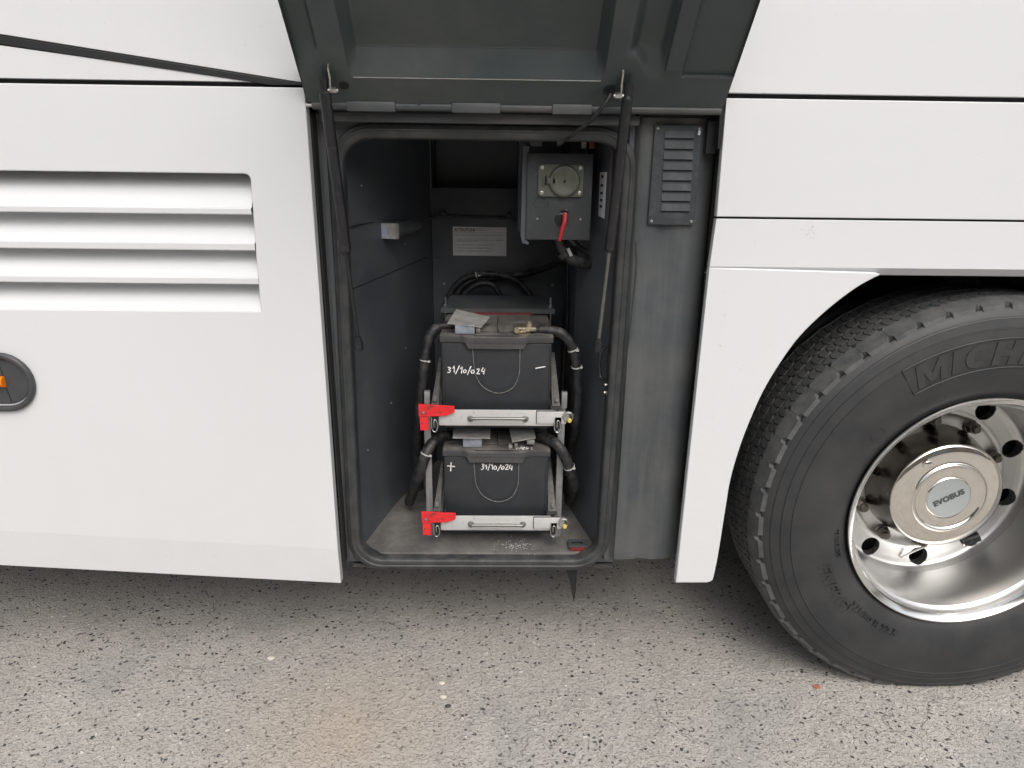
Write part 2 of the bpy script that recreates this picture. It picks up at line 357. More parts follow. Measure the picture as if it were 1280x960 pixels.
# ---- white side panels
ZL0, ZG = 1.4755, 1.4675
def slot_panel():
    pts = [(-4, .74), (-3, .60), (-2, .449), (-1.229, .3705), (-.396, .3205), (-.3925, 1.4745), (-4, 1.4745)]
    hole = [(-3.6, 1.018)]+[(-.524, 1.019), (-.5235, 1.1)]+[(-.530+.012*math.cos(a), 1.2965+.012*math.sin(a)) for a in (0, .4, .8, 1.2, 1.57)]+[(-3.6, 1.309)]
    return plate(pts, [hole], 0, .028, .0025)
lp = slot_panel()
bm = bmesh.new(); bv = [bm.verts.new(v) for v in lp.v]
for f in lp.f:
    try: bm.faces.new([bv[q] for q in f])
    except ValueError: pass
bmesh.ops.triangulate(bm, faces=[f for f in bm.faces if len(f.verts) > 4])
bmesh.ops.bisect_plane(bm, geom=bm.verts[:]+bm.edges[:]+bm.faces[:], plane_co=(-.408, 0, .424), plane_no=(.0613, 0, 1))
for v in bm.verts:                          # the skirt tucks under below its crease
    zc = .424+(-.408-v.co.x)*.0613
    if v.co.z < zc: v.co.y += (zc-v.co.z)*.07
lp = MB(); lp.bm(bm)
side = part('side_panel', lp, WHITE, coach, angle=3)
# louvre: four scooped bays between slim bars
zb = [(1.309, 1.2405), (1.226, 1.168), (1.151, 1.0945), (1.0785, 1.019)]
for i, (zt, zbm) in enumerate(zb):
    mb = MB(); prof = []
    for k in range(11):
        t = k/10; prof.append((.004+.066*((1-t)**1.2), zt+.012+(zbm-zt-.012)*t))
    if i < 3:
        zn = zb[i+1][0]
        prof += [(-.0004, zbm-.0008), (-.0016, zbm-.003), (-.0012, zn+.002), (.003, zn-.0002), (.070, zn+.0115)]
    vs = []
    for x in (-3.6, -.5225): vs += [(x, y, z) for y, z in prof]
    m_ = len(prof)
    mb.add(vs, [(k, k+1, m_+k+1, m_+k) for k in range(m_-1)])
    part('louvre_slat', mb, WHITE, side, angle=14)
mb = MB(); mb.box(-3.6, -.52, .074, .078, 1.0, 1.33); part('louvre_backing', mb, WHITE, side)
mb = MB(); mb.hexa([(-.5235, .020, 1.012), (-.5235, .020, 1.318), (-.5235, .078, 1.318), (-.5235, .078, 1.012)], [(-.519, .020, 1.012), (-.519, .020, 1.318), (-.519, .078, 1.318), (-.519, .078, 1.012)]); part('louvre_cheek', mb, WHITE, side)
# upper body, trim and wedge on the left
part('upper_panel', plate([(-.3925, 1.4835), (-.3925, 3.2), (-4, 3.2), (-4, 2.02), (-.973, 1.562), (-.42, 1.4865)], (), .001, .02, .0015), WHITE, coach)
part('trim_strip', plate([(-4, 1.998), (-4, 2.018), (-.973, 1.560), (-.3935, 1.4815), (-.3935, 1.479), (-.46, 1.4785), (-.976, 1.5445)], (), -.001, .012, .001), TRIM, coach)
part('wedge_panel', plate([(-4, 1.4845), (-4, 1.996), (-.976, 1.5425), (-.475, 1.4835)], (), .001, .02, .0015), WHITE, coach)
mb = MB(); mb.box(-4, -.394, .015, .03, 1.46, 1.6); mb.box(.456, 4, .015, .03, 1.455, 1.48); mb.box(.46, 4, .015, .03, 1.222, 1.24); part('gap_backing', mb, GAP, coach)
# right of the locker
part('upper_panel', plate([(.4555, 1.476), (4, 1.476), (4, 3.2), (.4555, 3.2)], (), .0005, .02, .0015), WHITE, coach)
part('fuel_flap', plate([(.4555, 1.4665), (4, 1.4665), (4, 1.233), (.4595, 1.233)], (), 0, .02, .0022), WHITE, coach)
WX, WZ = 1.172, .52
arch = [(.833, 1.1125), (.816, 1.104), (.778, 1.079), (.723, 1.029), (.673, .97), (.636, .904), (.609, .842), (.589, .777), (.574, .717), (.563, .656), (.557, .605), (.555, .55), (.553, .492), (.550, .406), (.545, .344), (.540, .334), (.530, .3295)]
archR = [(2*WX-x, z) for x, z in arch[::-1]]
arch = [(p.x, p.z) for p in smooth([(x, 0, z) for x, z in arch], 4)]
part('fender', plate([(.4597, 1.2285), (.4553, 1.1265), (4, 1.1265), (4, 1.2285)], (), 0, .02, .0018), WHITE, coach, angle=25)
# the strip under the fold slopes inward and widens towards the arch
mb = MB()
xs = [.4545, .52, .60, .70, .826, 1.0, 1.2, 1.6, 1.9]
vs = []
for x in xs: vs += [(x, .0012, 1.1275), (x, .0030, 1.1255), (x, .020, 1.1095), (x, .040, 1.1095)]
mb.add(vs, [(4*k+i, 4*k+i+1, 4*k+i+5, 4*k+i+4) for k in range(len(xs)-1) for i in range(3)])
part('arch_lip', mb, WHITE, coach)
top = [(.4553, 1.1250), (.55, 1.1236), (.68, 1.1212), (.80, 1.1188), (.822, 1.1180), (.830, 1.1150)]
part('wheel_arch_flare', plate([(.4498, .3295)]+arch[::-1]+top[::-1], (), -.0015, .022, .0030, 3), WHITE, coach, angle=50)
part('wheel_arch_flare', plate([(4, .3295)]+[(2*WX-x, z) for x, z in arch[::-1]]+[(2*WX-x, z) for x, z in top[1:][::-1]]+[(4, 1.1250)], (), -.0015, .022, .0030, 3), WHITE, coach, angle=50)
# ---- hidden mass of the coach: closes off light above, behind and below
mb = MB()
mb.box(-4, 4, .03, 2.5, 1.50, 3.2)               # saloon
mb.box(-4, -.42, .095, 2.5, .50, 1.50)            # body behind the louvred panel
mb.box(-.42, .47, .86, 2.5, .39, 1.50)           # behind the locker
mb.box(.47, .53, .08, 2.5, .39, 1.50)
mb.box(.53, 1.86, .95, 2.5, .45, 1.50)
mb.box(1.86, 4, .05, 2.5, .40, 1.50)
mb.box(.53, 1.86, .031, .95, 1.22, 1.50)          # above the wheel
part('underbody', mb, UNDER, coach)
mb = MB(); mb.box(-4, -.43, .2, .6, .46, .52); mb.box(-4, 4, 1.3, 1.4, .34, .45); mb.cyl((.53, .9, .52), (1.8, .9, .52), .07)
part('chassis_rail', mb, UNDER, coach)
# wheel housing
mb = MB(); hp = []
for k in range(25):
    a = math.pi*k/24; hp.append((WX+.70*math.cos(a), .52+.698*math.sin(a)))
vs = [(x, y, z) for y in (.045, .94) for x, z in hp]; m_ = 25
mb.add(vs, [(k, k+1, m_+k+1, m_+k) for k in range(24)]); part('wheel_housing', mb, UNDER, coach)
# side marker with orange bar, cut by the left edge
def stad(cx0, cx1, cz, r, tilt=0., n=14):
    out = [(cx1+r*math.cos(R(90-180*k/n)), cz+r*math.sin(R(90-180*k/n))) for k in range(n+1)]
    out += [(cx0+r*math.cos(R(270-180*k/n)), cz+r*math.sin(R(270-180*k/n))) for k in range(n+1)]
    return [(x, z+(x-cx1)*tilt) for x, z in out]
mk = part('side_marker', plate(stad(-1.30, -1.114, .853, .0695), [stad(-1.30, -1.114, .853, .0560)], -.012, .014, .006, 3), LAMPG, coach)
part('marker_face', plate([p for p in stad(-1.30, -1.114, .853, .0535) if 1], (), -.002, .006, .002), LAMPG, mk)
mb = MB(); mb.tube([(-1.28, -.003, .854), (-1.112, -.003, .8535)], .0128, 12, 0); mb.rev([(0, 0.0001)], (-1.112, .8535), 3) if 0 else None
for k in range(0): pass
part('orange_lens', mb, ORANGE, mk)
for q_ in ([(-1.121, .907), (-1.1195, .907), (-1.1125, .867), (-1.114, .867)], [(-1.1135, .840), (-1.112, .840), (-1.107, .802), (-1.1085, .802)]):
    mb = MB(); mb.prism(q_, -.0028, -.0022); part('seam', mb, GAP, mk)

# ---- locker opening: painted frame, rubber seal
OX0, OX1, OZ0, OZ1 = -.350, .266, .358, 1.384
def opening(e, y, n=7):
    """loop following the opening, grown by e"""
    r = .062+e; pts = rrect(OX0-e, OX1+e, OZ0-e, OZ1+e, r, n); out = []
    for x, z in pts:
        t = (1.4-z)/1.05
        out.append((x-.018*t+(.012 if x < 0 else 0) + (.010*t if x > 0 else 0), y, z))
    return out
def sweep_rings(rings): 
    mb = MB(); n = len(rings[0]); vs = [p for r_ in rings for p in r_]
    mb.add(vs, [(a*n+i, a*n+(i+1) % n, (a+1)*n+(i+1) % n, (a+1)*n+i) for a in range(len(rings)-1) for i in range(n)]); return mb
prof = [(-.003, .088), (-.003, .060), (-.001, .0535), (.002, .0512), (.007, .0510), (.0125, .0512), (.0140, .0492), (.0160, .0484), (.0180, .0492), (.0195, .0512), (.0235, .0515), (.0265, .0530), (.028, .0560), (.028, .070)]
seal = part('door_seal', sweep_rings([opening(e, y, 10) for e, y in prof]), SEALM, coach, angle=50)
def squared(y, n=10):
    out = []
    for (x, z) in rrect(-.392, .300, .348, 1.428, .004, n): out.append((x, y, z))
    return out
part('locker_frame', sweep_rings([opening(.028, .064, 10), squared(.064), squared(.10)]), FRAME, coach)
mb = MB(); mb.box(-.393, -.389, .03, .10, .36, 1.43); part('left_jamb', mb, GAP, coach)
# right-hand pillar, a folded sheet with soft creases
pp = [(.262, .075), (.278, .066), (.289, .060), (.2935, .050), (.2985, .0465), (.313, .046), (.333, .047), (.346, .051), (.356, .0545), (.372, .052), (.392, .0465), (.415, .0475), (.433, .052), (.449, .059), (.462, .069), (.4695, .082), (.472, .12)]
pz = [.367+k*(1.43-.367)/16 for k in range(17)]
mb = MB(); vs = []
for z in pz:
    for i, (x, y) in enumerate(pp):
        f = 1 if z > 1.17 else max(0, 1)
        vs.append((x+(.008*(1.4-z) if i < 4 else 0), y+.0012*math.sin(z*9+i), z))
m_ = len(pp)
mb.add(vs, [(j*m_+i, j*m_+i+1, (j+1)*m_+i+1, (j+1)*m_+i) for j in range(16) for i in range(m_-1)])
mb.box(.268, .452, .085, .12, .367, .372)
part('pillar_panel', mb, FRAME, coach, angle=60)
pm = bpy.data.materials['frame_grey'].copy(); pm.name = 'pillar_grey'; bpy.data.objects['pillar_panel'].data.materials[0] = pm
t = pm.node_tree; b = t.nodes['Principled BSDF']; src = b.inputs['Base Color'].links[0].from_socket
tc = t.nodes.new('ShaderNodeTexCoord'); mp = t.nodes.new('ShaderNodeMapping'); mp.inputs['Scale'].default_value = (38, 38, 2.2); n = t.nodes.new('ShaderNodeTexNoise'); n.inputs['Scale'].default_value = 1; n.inputs['Detail'].default_value = 8; n.inputs['Roughness'].default_value = .7
r = t.nodes.new('ShaderNodeMapRange'); r.inputs['From Min'].default_value = .45; r.inputs['From Max'].default_value = .75; r.inputs['To Max'].default_value = .3
mi = t.nodes.new('ShaderNodeMix'); mi.data_type = 'RGBA'; mi.inputs['B'].default_value = (.17, .168, .158, 1)
t.links.new(tc.outputs['Object'], mp.inputs['Vector']); t.links.new(mp.outputs[0], n.inputs['Vector']); t.links.new(n.outputs[0], r.inputs[0]); t.links.new(r.outputs[0], mi.inputs['Factor']); t.links.new(src, mi.inputs['A']); t.links.new(mi.outputs['Result'], b.inputs['Base Color'])
# crack line of old sealant on the pillar
mb = MB(); mb.tube([(.300, .0455, 1.175), (.305, .0455, 1.12), (.303, .0455, 1.05), (.3, .0455, .98), (.2985, .0455, .93)], .0013, 6, 6); part('sealant_line', mb, STRAP, coach)
# ventilation plate with eight pressed louvres
vent = part('vent_plate', plate([(.3225, 1.2115), (.4235, 1.2115), (.4235, 1.416), (.3225, 1.416)], (), .0385, .006, .0008), mat('vent_paint', (.030, .036, .042), .6, noise=(20, .12), dust=((.09, .09, .088), 30, .5, .85, 0)), coach)
for k in range(8):
    z = 1.3905-k*.0213; mb = MB()
    x0, x1 = .345+.0006*k, .406+.0006*k
    mb.add([(x0, .0386, z+.0145), (x1, .0386, z+.0145), (x0-.001, .0350, z), (x1+.001, .0350, z), (x0-.001, .0386, z-.0002), (x1+.001, .0386, z-.0002)], [(0, 2, 3, 1), (0, 4, 2), (1, 3, 5), (2, 4, 5, 3)])
    part('vent_louvre', mb, vent.data.materials[0], vent, fixn=False)
    mb = MB(); mb.box(x0, x1, .0379, .0384, z-.0038, z+.0002); part('vent_slot', mb, GAP, vent)
for x, z in ((.329, 1.409), (.4165, 1.409), (.3295, 1.219), (.417, 1.219)): screw(x, .038, z, .0032, vent, GALV)
mb = MB(); mb.tube([(.4160, .037, 1.405), (.4165, .036, 1.401), (.415, .037, 1.397)], .0028, 8, 4); part('paint_drip', mb, LABELM, vent)
# hinge: beam, tube, knuckles, end brackets
mb = MB(); mb.box(-.372, .288, .028, .06, 1.413, 1.4325, .003); part('hinge_beam', mb, FRAME, coach)
mb = MB(); mb.box(-.392, .450, .075, .1, 1.40, 1.50); mb.box(.288, .447, .05, .1, 1.4305, 1.452); part('head_plate', mb, GAP, coach)
mb = MB(); mb.cyl((-.380, .004, 1.4425), (.447, .004, 1.4425), .0085, 20); hz = part('hinge_tube', mb, FRAME, coach)
for x0, x1 in ((-.310, -.212), (-.100, -.001), (.103, .184)):
    mb = MB(); mb.box(x0, x1, -.0085, .012, 1.4310, 1.4505, .003); part('hinge_knuckle', mb, FRAME, coach)
mb = MB(); mb.cyl((-.392, .004, 1.4425), (-.380, .004, 1.4425), .0045, 10); part('hinge_bolt', mb, STEEL, coach)
mb = MB(); mb.prism([(.446, 1.475), (.4535, 1.475), (.4535, 1.37), (.448, 1.37), (.446, 1.44)], .002, .05); mb.box(.432, .452, .03, .09, 1.36, 1.425); part('hinge_bracket', mb, DARKR, coach)
mb = MB(); mb.cyl((.449, -.001, 1.462), (.449, -.006, 1.462), .004, 10); part('hinge_bolt', mb, STEEL, coach)

# ---- raised flap, hinged along the top of the opening
FD = Vector((0, -.68, .73)).normalized(); FN = Vector((0, -.73, -.68)).normalized(); FH = Vector((0, -.004, 1.4475))
def F(x, v, w_=0.): return Vector((x, 0, 0))+FH+FD*v+FN*w_
def ss(a, b, x): t = min(1, max(0, (x-a)/(b-a))); return t*t*(3-2*t)
def wf(x, v):
    base = 0.
    k = ss(.048, .062, v)
    # main recess between ribs
    inx = min(1, max(0, (x+.292)/.017))*(1-min(1, max(0, (x-.182)/.017))); rec = -.036*inx*min(1, max(0, (v-.0585)/.0435))*(1-ss(.98, 1.03, v))
    w_ = rec
    # outer left shelf
    w_ += -.014*(1-ss(-.350, -.338, x))*ss(.10-.06*ss(-.352, -.385, x), .13, v)
    # channel between the two right ribs
    w_ += -.022*ss(.232, .262, x)*(1-ss(.296, .316, x))*ss(.060+.05*ss(.29, .25, x), .125, v)
    w_ += .005*ss(.312, .3135, x)*(1-ss(.3445, .346, x))*ss(.084, .086, v)
    w_ += -.008*ss(.346, .350, x)*ss(.068, .0695, v)
    return w_
xs = sorted(set([-.3885+.838*k/70 for k in range(71)]+[-.292+.0015*k for k in range(13)]+[.180+.0015*k for k in range(14)]+[-.352+.002*k for k in range(8)]+[.232+.003*k for k in range(30)]+[.312, .3135, .3445, .346]))
vsn = sorted(set([1.10*k/36 for k in range(37)]+[.04+.003*k for k in range(33)]+[.0680, .0695, .0842, .0858]))
mb = MB(); W, Hn = len(xs), len(vsn)
mb.add([F(x, v, wf(x, v)) for v in vsn for x in xs], [(j*W+i, j*W+i+1, (j+1)*W+i+1, (j+1)*W+i) for j in range(Hn-1) for i in range(W-1)])
door = part('flap_liner', mb, FLAP, coach, angle=40)
mb = MB(); a = [F(x, v, 0.0005) for x, v in ((-.3885, -.002), (.4495, -.002), (.4495, 1.1), (-.3885, 1.1))]; b = [F(x, v, -.042) for x, v in ((-.3885, -.002), (.4495, -.002), (.4495, 1.1), (-.3885, 1.1))]
for i in range(4): mb.quad(a[i], a[(i+1) % 4], b[(i+1) % 4], b[i])
part('flap_edge', mb, FLAP, coach)
mb = MB(); a = [F(x, v, -.0425) for x, v in ((-.392, .0), (.453, .0), (.453, 1.115), (-.392, 1.115))]; b = [F(x, v, -.047) for x, v in ((-.392, .0), (.453, .0), (.453, 1.115), (-.392, 1.115))]
mb.hexa(a, b); part('flap_skin', mb, WHITE, coach)
def fcyl(mb, x, v, w0, w1, r, seg=16, sx=1.):
    P = [F(x+r*sx*math.cos(2*math.pi*k/seg), v+r*math.sin(2*math.pi*k/seg), w0) for k in range(seg)]
    Q = [F(x+r*sx*math.cos(2*math.pi*k/seg), v+r*math.sin(2*math.pi*k/seg), w1) for k in range(seg)]
    return mb.hexa(P, Q)
mb = MB(); fcyl(mb, -.307, .040, 0, .0012, .0085, 20, 1.15); part('rubber_plug', mb, GAP, coach)
mb = MB(); fcyl(mb, .215, .038, 0, .002, .012, 20, 1.2); fcyl(mb, .215, .038, .002, .008, .006, 12); part('cable_grommet', mb, DARKR, coach)
mb = MB(); mb.tube([(.215, -.035, 1.468), (.204, -.04, 1.450), (.185, -.03, 1.426), (.157, -.005, 1.400), (.127, .03, 1.380)], .0042, 10, 8); mb.cyl((.131, .026, 1.382), (.121, .036, 1.3765), .0062, 12)
part('flap_cable', mb, HOSE, coach)
# crease line on the right
mb = MB(); mb.cyl(F(.352, .0690, .0002), F(.449, .0690, .0002), .0009, 6); part('weld_line', mb, FRAME, door)
mb = MB(); mb.cyl(F(-.286, .0585, .0004), F(.193, .0585, .0004), .0010, 6); part('weld_line', mb, PALE, door)  # pale tube paints the highlight along the weld at the recess edge
mb = MB(); mb.cyl(F(-.274, .1020, -.0352), F(.181, .1020, -.0352), .0009, 6); part('fold_highlight', mb, FRAME, door)  # thin tube standing in for the highlight on the fold
# screw on the hinge band
mb = MB(); fcyl(mb, -.165, .002, 0, .003, .004, 10); part('hinge_screw', mb, FRAME, coach)
# gas struts with brackets
RODM = mat('strut_rod_steel', (.16, .16, .155), .4, metal=.6, noise=(60, .2))
def strut(top, bot, frac, rt, xb):
    top, bot = Vector(top), Vector(bot); d = bot-top
    mid = top+d*frac
    mb = MB(); mb.cyl(top+d*.05, mid, rt, 20); mb.tube([mid, mid+d*.012], lambda t: rt*(1-.35*t), 20, 0)
    s_ = part('gas_strut', mb, DARKR, coach)
    mb = MB(); mb.cyl(mid, bot-d*.03, .0042, 12); part('strut_rod', mb, RODM if xb > 0 else DARKR, s_)
    mb = MB(); mb.tube([top-d*.014, top+d*.0, top+d*.03, top+d*.052], lambda t: .0085 if t < .7 else rt, 16, 4); part('strut_end', mb, DARKR, s_)
    mb = MB(); mb.tube([bot-d*.045, bot-d*.02, bot, bot+d*.014], lambda t: .0065+.0035*math.sin(t*2.6), 14, 4); part('strut_end', mb, DARKR, s_)
    return s_
def bracket(x, v, side):
    mb = MB()
    mb.box(x-.0015, x+.0015, -.004, .004, -.002, .040)
    # build in flap space
    m2 = MB()
    for q in mb.v: pass
    lo = [F(x-.0016, v-.004, 0), F(x-.0016, v+.032, 0), F(x-.0016, v+.030, .010), F(x-.0016, v+.010, .014), F(x-.0016, v-.006, .030), F(x-.0016, v-.014, .028)]
    hi = [p+Vector((.0032, 0, 0)) for p in lo]; m2.hexa(lo, hi)
    foot = [F(x-.002, v+.012, .0005), F(x+.012, v+.012, .0005), F(x+.010, v+.034, .0005), F(x-.002, v+.036, .0005)]
    b_ = part('strut_bracket', m2, STEEL, coach)
    m3 = MB(); c = F(x, v-.008, .024); m3.cyl(c+Vector((side*-.002, 0, 0)), c+Vector((side*.0115, 0, 0)), .0065, 6); m3.cyl(c+Vector((side*.0115, 0, 0)), c+Vector((side*.014, 0, 0)), .004, 10)
    m3.cyl(c, c+Vector((-side*.014, 0, 0)), .004, 10)
    part('nut', m3, STEEL, b_)
bracket(-.3275, .055, 1); bracket(.2325, .052, -1)
strut((-.341, -.055, 1.480), (-.318, .018, .936), .60, .0112, -1)
strut((.2465, -.055, 1.478), (.224, .020, .937), .58, .0108, 1)

# ---- inside of the locker
FZ = .366
def zf(x, y): return .3641+(y-.085)*.121
def wallq(name, a, b, z0, z1, m, nx=1):
    mb = MB(); mb.quad((a[0], a[1], z0), (b[0], b[1], z0), (b[0], b[1], z1), (a[0], a[1], z1)); return part(name, mb, m, coach)
mb = MB(); mb.quad((-.368, .072, .358), (.271, .072, .358), (.270, .085, .364), (-.366, .085, .364)); mb.quad((-.366, .085, .364), (.270, .085, .364), (.205, .30, .390), (-.30, .30, .390)); mb.quad((-.30, .30, .390), (.205, .30, .390), (.19, .68, .392), (-.19, .68, .392)); part('locker_floor', mb, FLOORM, coach, angle=60)
lw = MB(); A, B = (-.372, .060), (-.205, .60)
lw.hexa([(A[0], A[1], .36), (B[0], B[1], .36), (B[0], B[1], 1.47), (A[0], A[1], 1.47)], [(A[0]-.01, A[1], .36), (B[0]-.01, B[1]+.01, .36), (B[0]-.01, B[1]+.01, 1.47), (A[0]-.01, A[1], 1.47)])
lwall = part('left_wall', lw, LOCK, coach)
rw = MB()
for (a, b) in (((.274, .055), (.200, .30)), ((.200, .30), (.190, .78))):
    rw.hexa([(a[0], a[1], .36), (b[0], b[1], .36), (b[0], b[1], 1.47), (a[0], a[1], 1.47)], [(a[0]+.01, a[1], .36), (b[0]+.01, b[1], .36), (b[0]+.01, b[1], 1.47), (a[0]+.01, a[1], 1.47)])
rwall = part('right_wall', rw, LOCK, coach)
mb = MB(); mb.box(-.204, .20, .60, .61, .38, 1.262, .001); bplate = part('back_plate', mb, LOCK, coach)
mb = MB(); mb.box(-.2, .2, .745, .755, 1.2, 1.47); mb.box(-.2, .2, .6105, .745, 1.225, 1.228); mb.box(-.208, -.202, .60, .75, 1.2, 1.47); part('back_recess', mb, LOCK, coach)
mb = MB(); mb.box(-.385, .29, .09, .85, 1.455, 1.465); part('locker_ceiling', mb, LOCK, coach)
# screws on the left wall
def onleft(y, z, off=0.):
    t = (y-A[1])/(B[1]-A[1]); nrm = Vector((B[1]-A[1], -(B[0]-A[0]), 0)).normalized()
    return Vector((A[0]+(B[0]-A[0])*t, y, z))+nrm*off, nrm
for y, z in ((.14, .95), (.30, .70), (.16, .62), (.10, .52), (.11, 1.03), (.40, .83), (.2, 1.28), (.42, 1.12)):
    p, nr = onleft(y, z, 0); mb = MB(); mb.cyl(p-nr*.001, p+nr*.002, .0028, 10); part('rivet', mb, GALV, lwall)
for z in (1.045,):
    p, nr = onleft(.10, z); q_, _ = onleft(.56, z+.02); mb = MB(); mb.cyl(p+nr*.0004, q_+nr*.0004, .0012, 6); part('wall_seam', mb, GAP, lwall)
for x, z in ((-.19, .80), (-.188, 1.06), (-.19, 1.20), (.15, 1.20), (.16, .98), (-.17, .98)):
    mb = MB(); mb.cyl((x, .601, z), (x, .597, z), .0035, 10); part('rivet', mb, DARKR if x < -.18 else GALV, bplate)
# ball studs either side of the opening
for x, z, s_ in ((-.3535, .830, 1), (.258, .812, -1)):
    mb = MB(); mb.cyl((x-s_*.008, .075, z), (x-s_*.002, .075, z), .010, 14); mb.cyl((x-s_*.004, .075, z), (x+s_*.006, .074, z), .0055, 8); mb.cyl((x-s_*.002, .072, z+.020), (x+s_*.005, .072, z+.020), .0035, 8)
    part('mounting_stud', mb, STEEL, coach)
# curved grab edge on right wall near strut foot
mb = MB(); mb.tube([(.252, .07, .925), (.243, .08, .915), (.240, .085, .88), (.243, .08, .85), (.252, .07, .845)], .0045, 10, 6); part('strut_anchor', mb, DARKR, coach)
# interior lamp on left wall
lampo = thing('locker_lamp', (-.30, .30, 1.16), 'small dark locker lamp with a bright metal end on the left inner wall', 'lamp')
c0, nr = onleft(.315, 1.168); tdir = Vector((B[0]-A[0], B[1]-A[1], 0)).normalized()
def lbox(mb, a, b, h0, h1, z0, z1, tap=0.):
    P = [c0+tdir*a+nr*h0, c0+tdir*b+nr*h0, c0+tdir*b+nr*(h1-tap), c0+tdir*a+nr*h1]
    return mb.hexa([(p.x, p.y, z0) for p in P], [(p.x, p.y, z1) for p in P])
mb = MB(); P_ = [c0+tdir*a+nr*.024 for a in (-.010, .03, .09, .14, .165)]; mb.tube([(p.x, p.y, 1.168) for p in P_], lambda t: .0195 if t < .6 else .0195-.016*(t-.6)/.4, 16, 4)
for v in mb.v: v.z = 1.168+(v.z-1.168)*.95
part('lamp_body', mb, FRAME, lampo)
mb = MB(); lbox(mb, -.028, -.0105, .000, .040, 1.148, 1.186); part('lamp_bracket', mb, PALE, lampo)
mb = MB(); lbox(mb, -.0285, -.0283, .002, .016, 1.150, 1.182); part('lamp_face', mb, mat('bluish_lens', (.35, .42, .52), .25), lampo)
mb = MB(); mb.tube([(-.349, .125, 1.188), (-.33, .19, 1.192), (-.308, .275, 1.190)], .0018, 6, 6); part('lamp_cable', mb, HOSE, lampo)
# thin cable with two clips across the back plate
cb = thing('harness_cable', (0, .58, 1.18), 'thin black cable clipped across the back plate above the paper notice', 'cable')
mb = MB(); mb.tube([(-.238, .55, 1.160), (-.222, .58, 1.171), (-.168, .590, 1.182), (-.083, .592, 1.181), (.027, .590, 1.178), (.063, .585, 1.160)], .0038, 8, 8); part('cable_run', mb, HOSE, cb)
for x, z in ((-.167, 1.182), (.027, 1.178)):
    mb = MB(); mb.rev([(.580, .0045), (.580, .0072), (.600, .0072)], (x, z+.004), 12); mb.box(x-.0035, x+.0035, .578, .6, z+.004, z+.016, .001); part('cable_clip', mb, DARKR, cb)
# notice
no = thing('paper_notice', (-.06, .598, 1.11), 'white printed notice with five lines of small text on the back plate', 'notice')
lx0, lx1, lz0, lz1 = -.1415, .0185, 1.066, 1.1515
part('paper_sheet', plate([(lx0, lz0+.0005), (lx1, lz0), (lx1, lz1-.001), (lx0, lz1)], (), .5975, .0012, .0002, 1), LABELM, no)
vs, fs = text('ATTENTION!', .0125, .00025, 0, .95); mb = MB(); mb.add([(lx0+.005+v.x*.86, .5970, lz1-.0135+v.y) for v in vs], fs); part('heading', mb, INK, no, fixn=False)
rows = [(.062, .113, .0062, .0010), (.062, .107, .0102, .0010), (.005, .148, .0245, .0012), (.012, .150, .0385, .0012), (.012, .075, .0425, .0010), (.012, .123, .0530, .0012), (.012, .117, .0625, .0012), (.012, .117, .0715, .0012)]
mb = MB()
for x0, x1, dz, h in rows:
    x = x0
    while x < x1:
        ln = random.uniform(.004, .013); e = min(x+ln, x1)
        q = x
        while q < e-.0007:
            hh = h*random.uniform(.7, 1.35); mb.quad((lx0+q, .5970, lz1-dz-hh/2), (lx0+q+.0011, .5970, lz1-dz-hh/2), (lx0+q+.0011, .5970, lz1-dz+hh/2), (lx0+q, .5970, lz1-dz+hh/2)); q += .0013
        x = e+.0017
for dz in (.0385, .0530, .0625, .0715): mb.quad((lx0+.006, .5970, lz1-dz-.0008), (lx0+.0076, .5970, lz1-dz-.0008), (lx0+.0076, .5970, lz1-dz+.0008), (lx0+.006, .5970, lz1-dz+.0008))
mb.quad((lx0+.004, .5970, lz1-.0168), (lx1-.004, .5970, lz1-.0168), (lx1-.004, .5970, lz1-.0164), (lx0+.004, .5970, lz1-.0164))
part('small_print', mb, INK, no, fixn=False)
# strip label on the right wall, post and clutter behind the switch box
mb = MB()
q = [Vector((.2375-.302*(y-.165), y, 0)) for y in (.150, .180)]
mb.hexa([(.2425, .155, 1.318), (.2325, .188, 1.318), (.2335, .188, 1.218), (.2435, .155, 1.214)], [(.2455, .155, 1.318), (.2355, .188, 1.318), (.2365, .188, 1.218), (.2465, .155, 1.214)]); part('strip_label', mb, LABELM, coach)
mb = MB()
for i, z in enumerate((1.305, 1.285, 1.268, 1.252, 1.238)): mb.hexa([(.2385-.0, .166, z), (.2345, .178, z), (.2345, .178, z+.006), (.2385, .166, z+.006)], [(.2381, .1655, z), (.2341, .1775, z), (.2341, .1775, z+.006), (.2381, .1655, z+.006)])
part('label_print', mb, INK, coach)
mb = MB(); mb.box(.047, .066, .40, .56, 1.16, 1.46); part('box_post', mb, LOCK, coach)
mb = MB(); mb.hexa([(.250, .12, 1.13), (.245, .13, 1.13), (.245, .13, 1.45), (.250, .12, 1.45)], [(.252, .121, 1.13), (.247, .131, 1.13), (.247, .131, 1.45), (.252, .121, 1.45)]); part('wall_edge', mb, FRAME, coach)
mb = MB(); mb.box(.066, .094, .17, .20, 1.372, 1.41, .002); part('terminal_block', mb, FRAME, coach)
mb = MB(); mb.box(.186, .197, .18, .20, 1.370, 1.392, .001); part('connector', mb, PALE, coach)
mb = MB(); mb.box(.203, .216, .18, .20, 1.369, 1.388, .001); part('connector', mb, DRED, coach)
mb = MB(); mb.tube([(.196, .19, 1.370), (.199, .185, 1.360), (.197, .18, 1.350), (.202, .18, 1.338)], .0016, 6, 6); part('connector_wire', mb, STEEL, coach)
mb = MB(); mb.tube([(.183, .40, 1.13), (.189, .40, 1.00), (.1895, .40, .915), (.186, .40, .82), (.184, .40, .70), (.180, .40, .55)], .0035, 8, 6); part('thin_cable', mb, HOSE, coach)

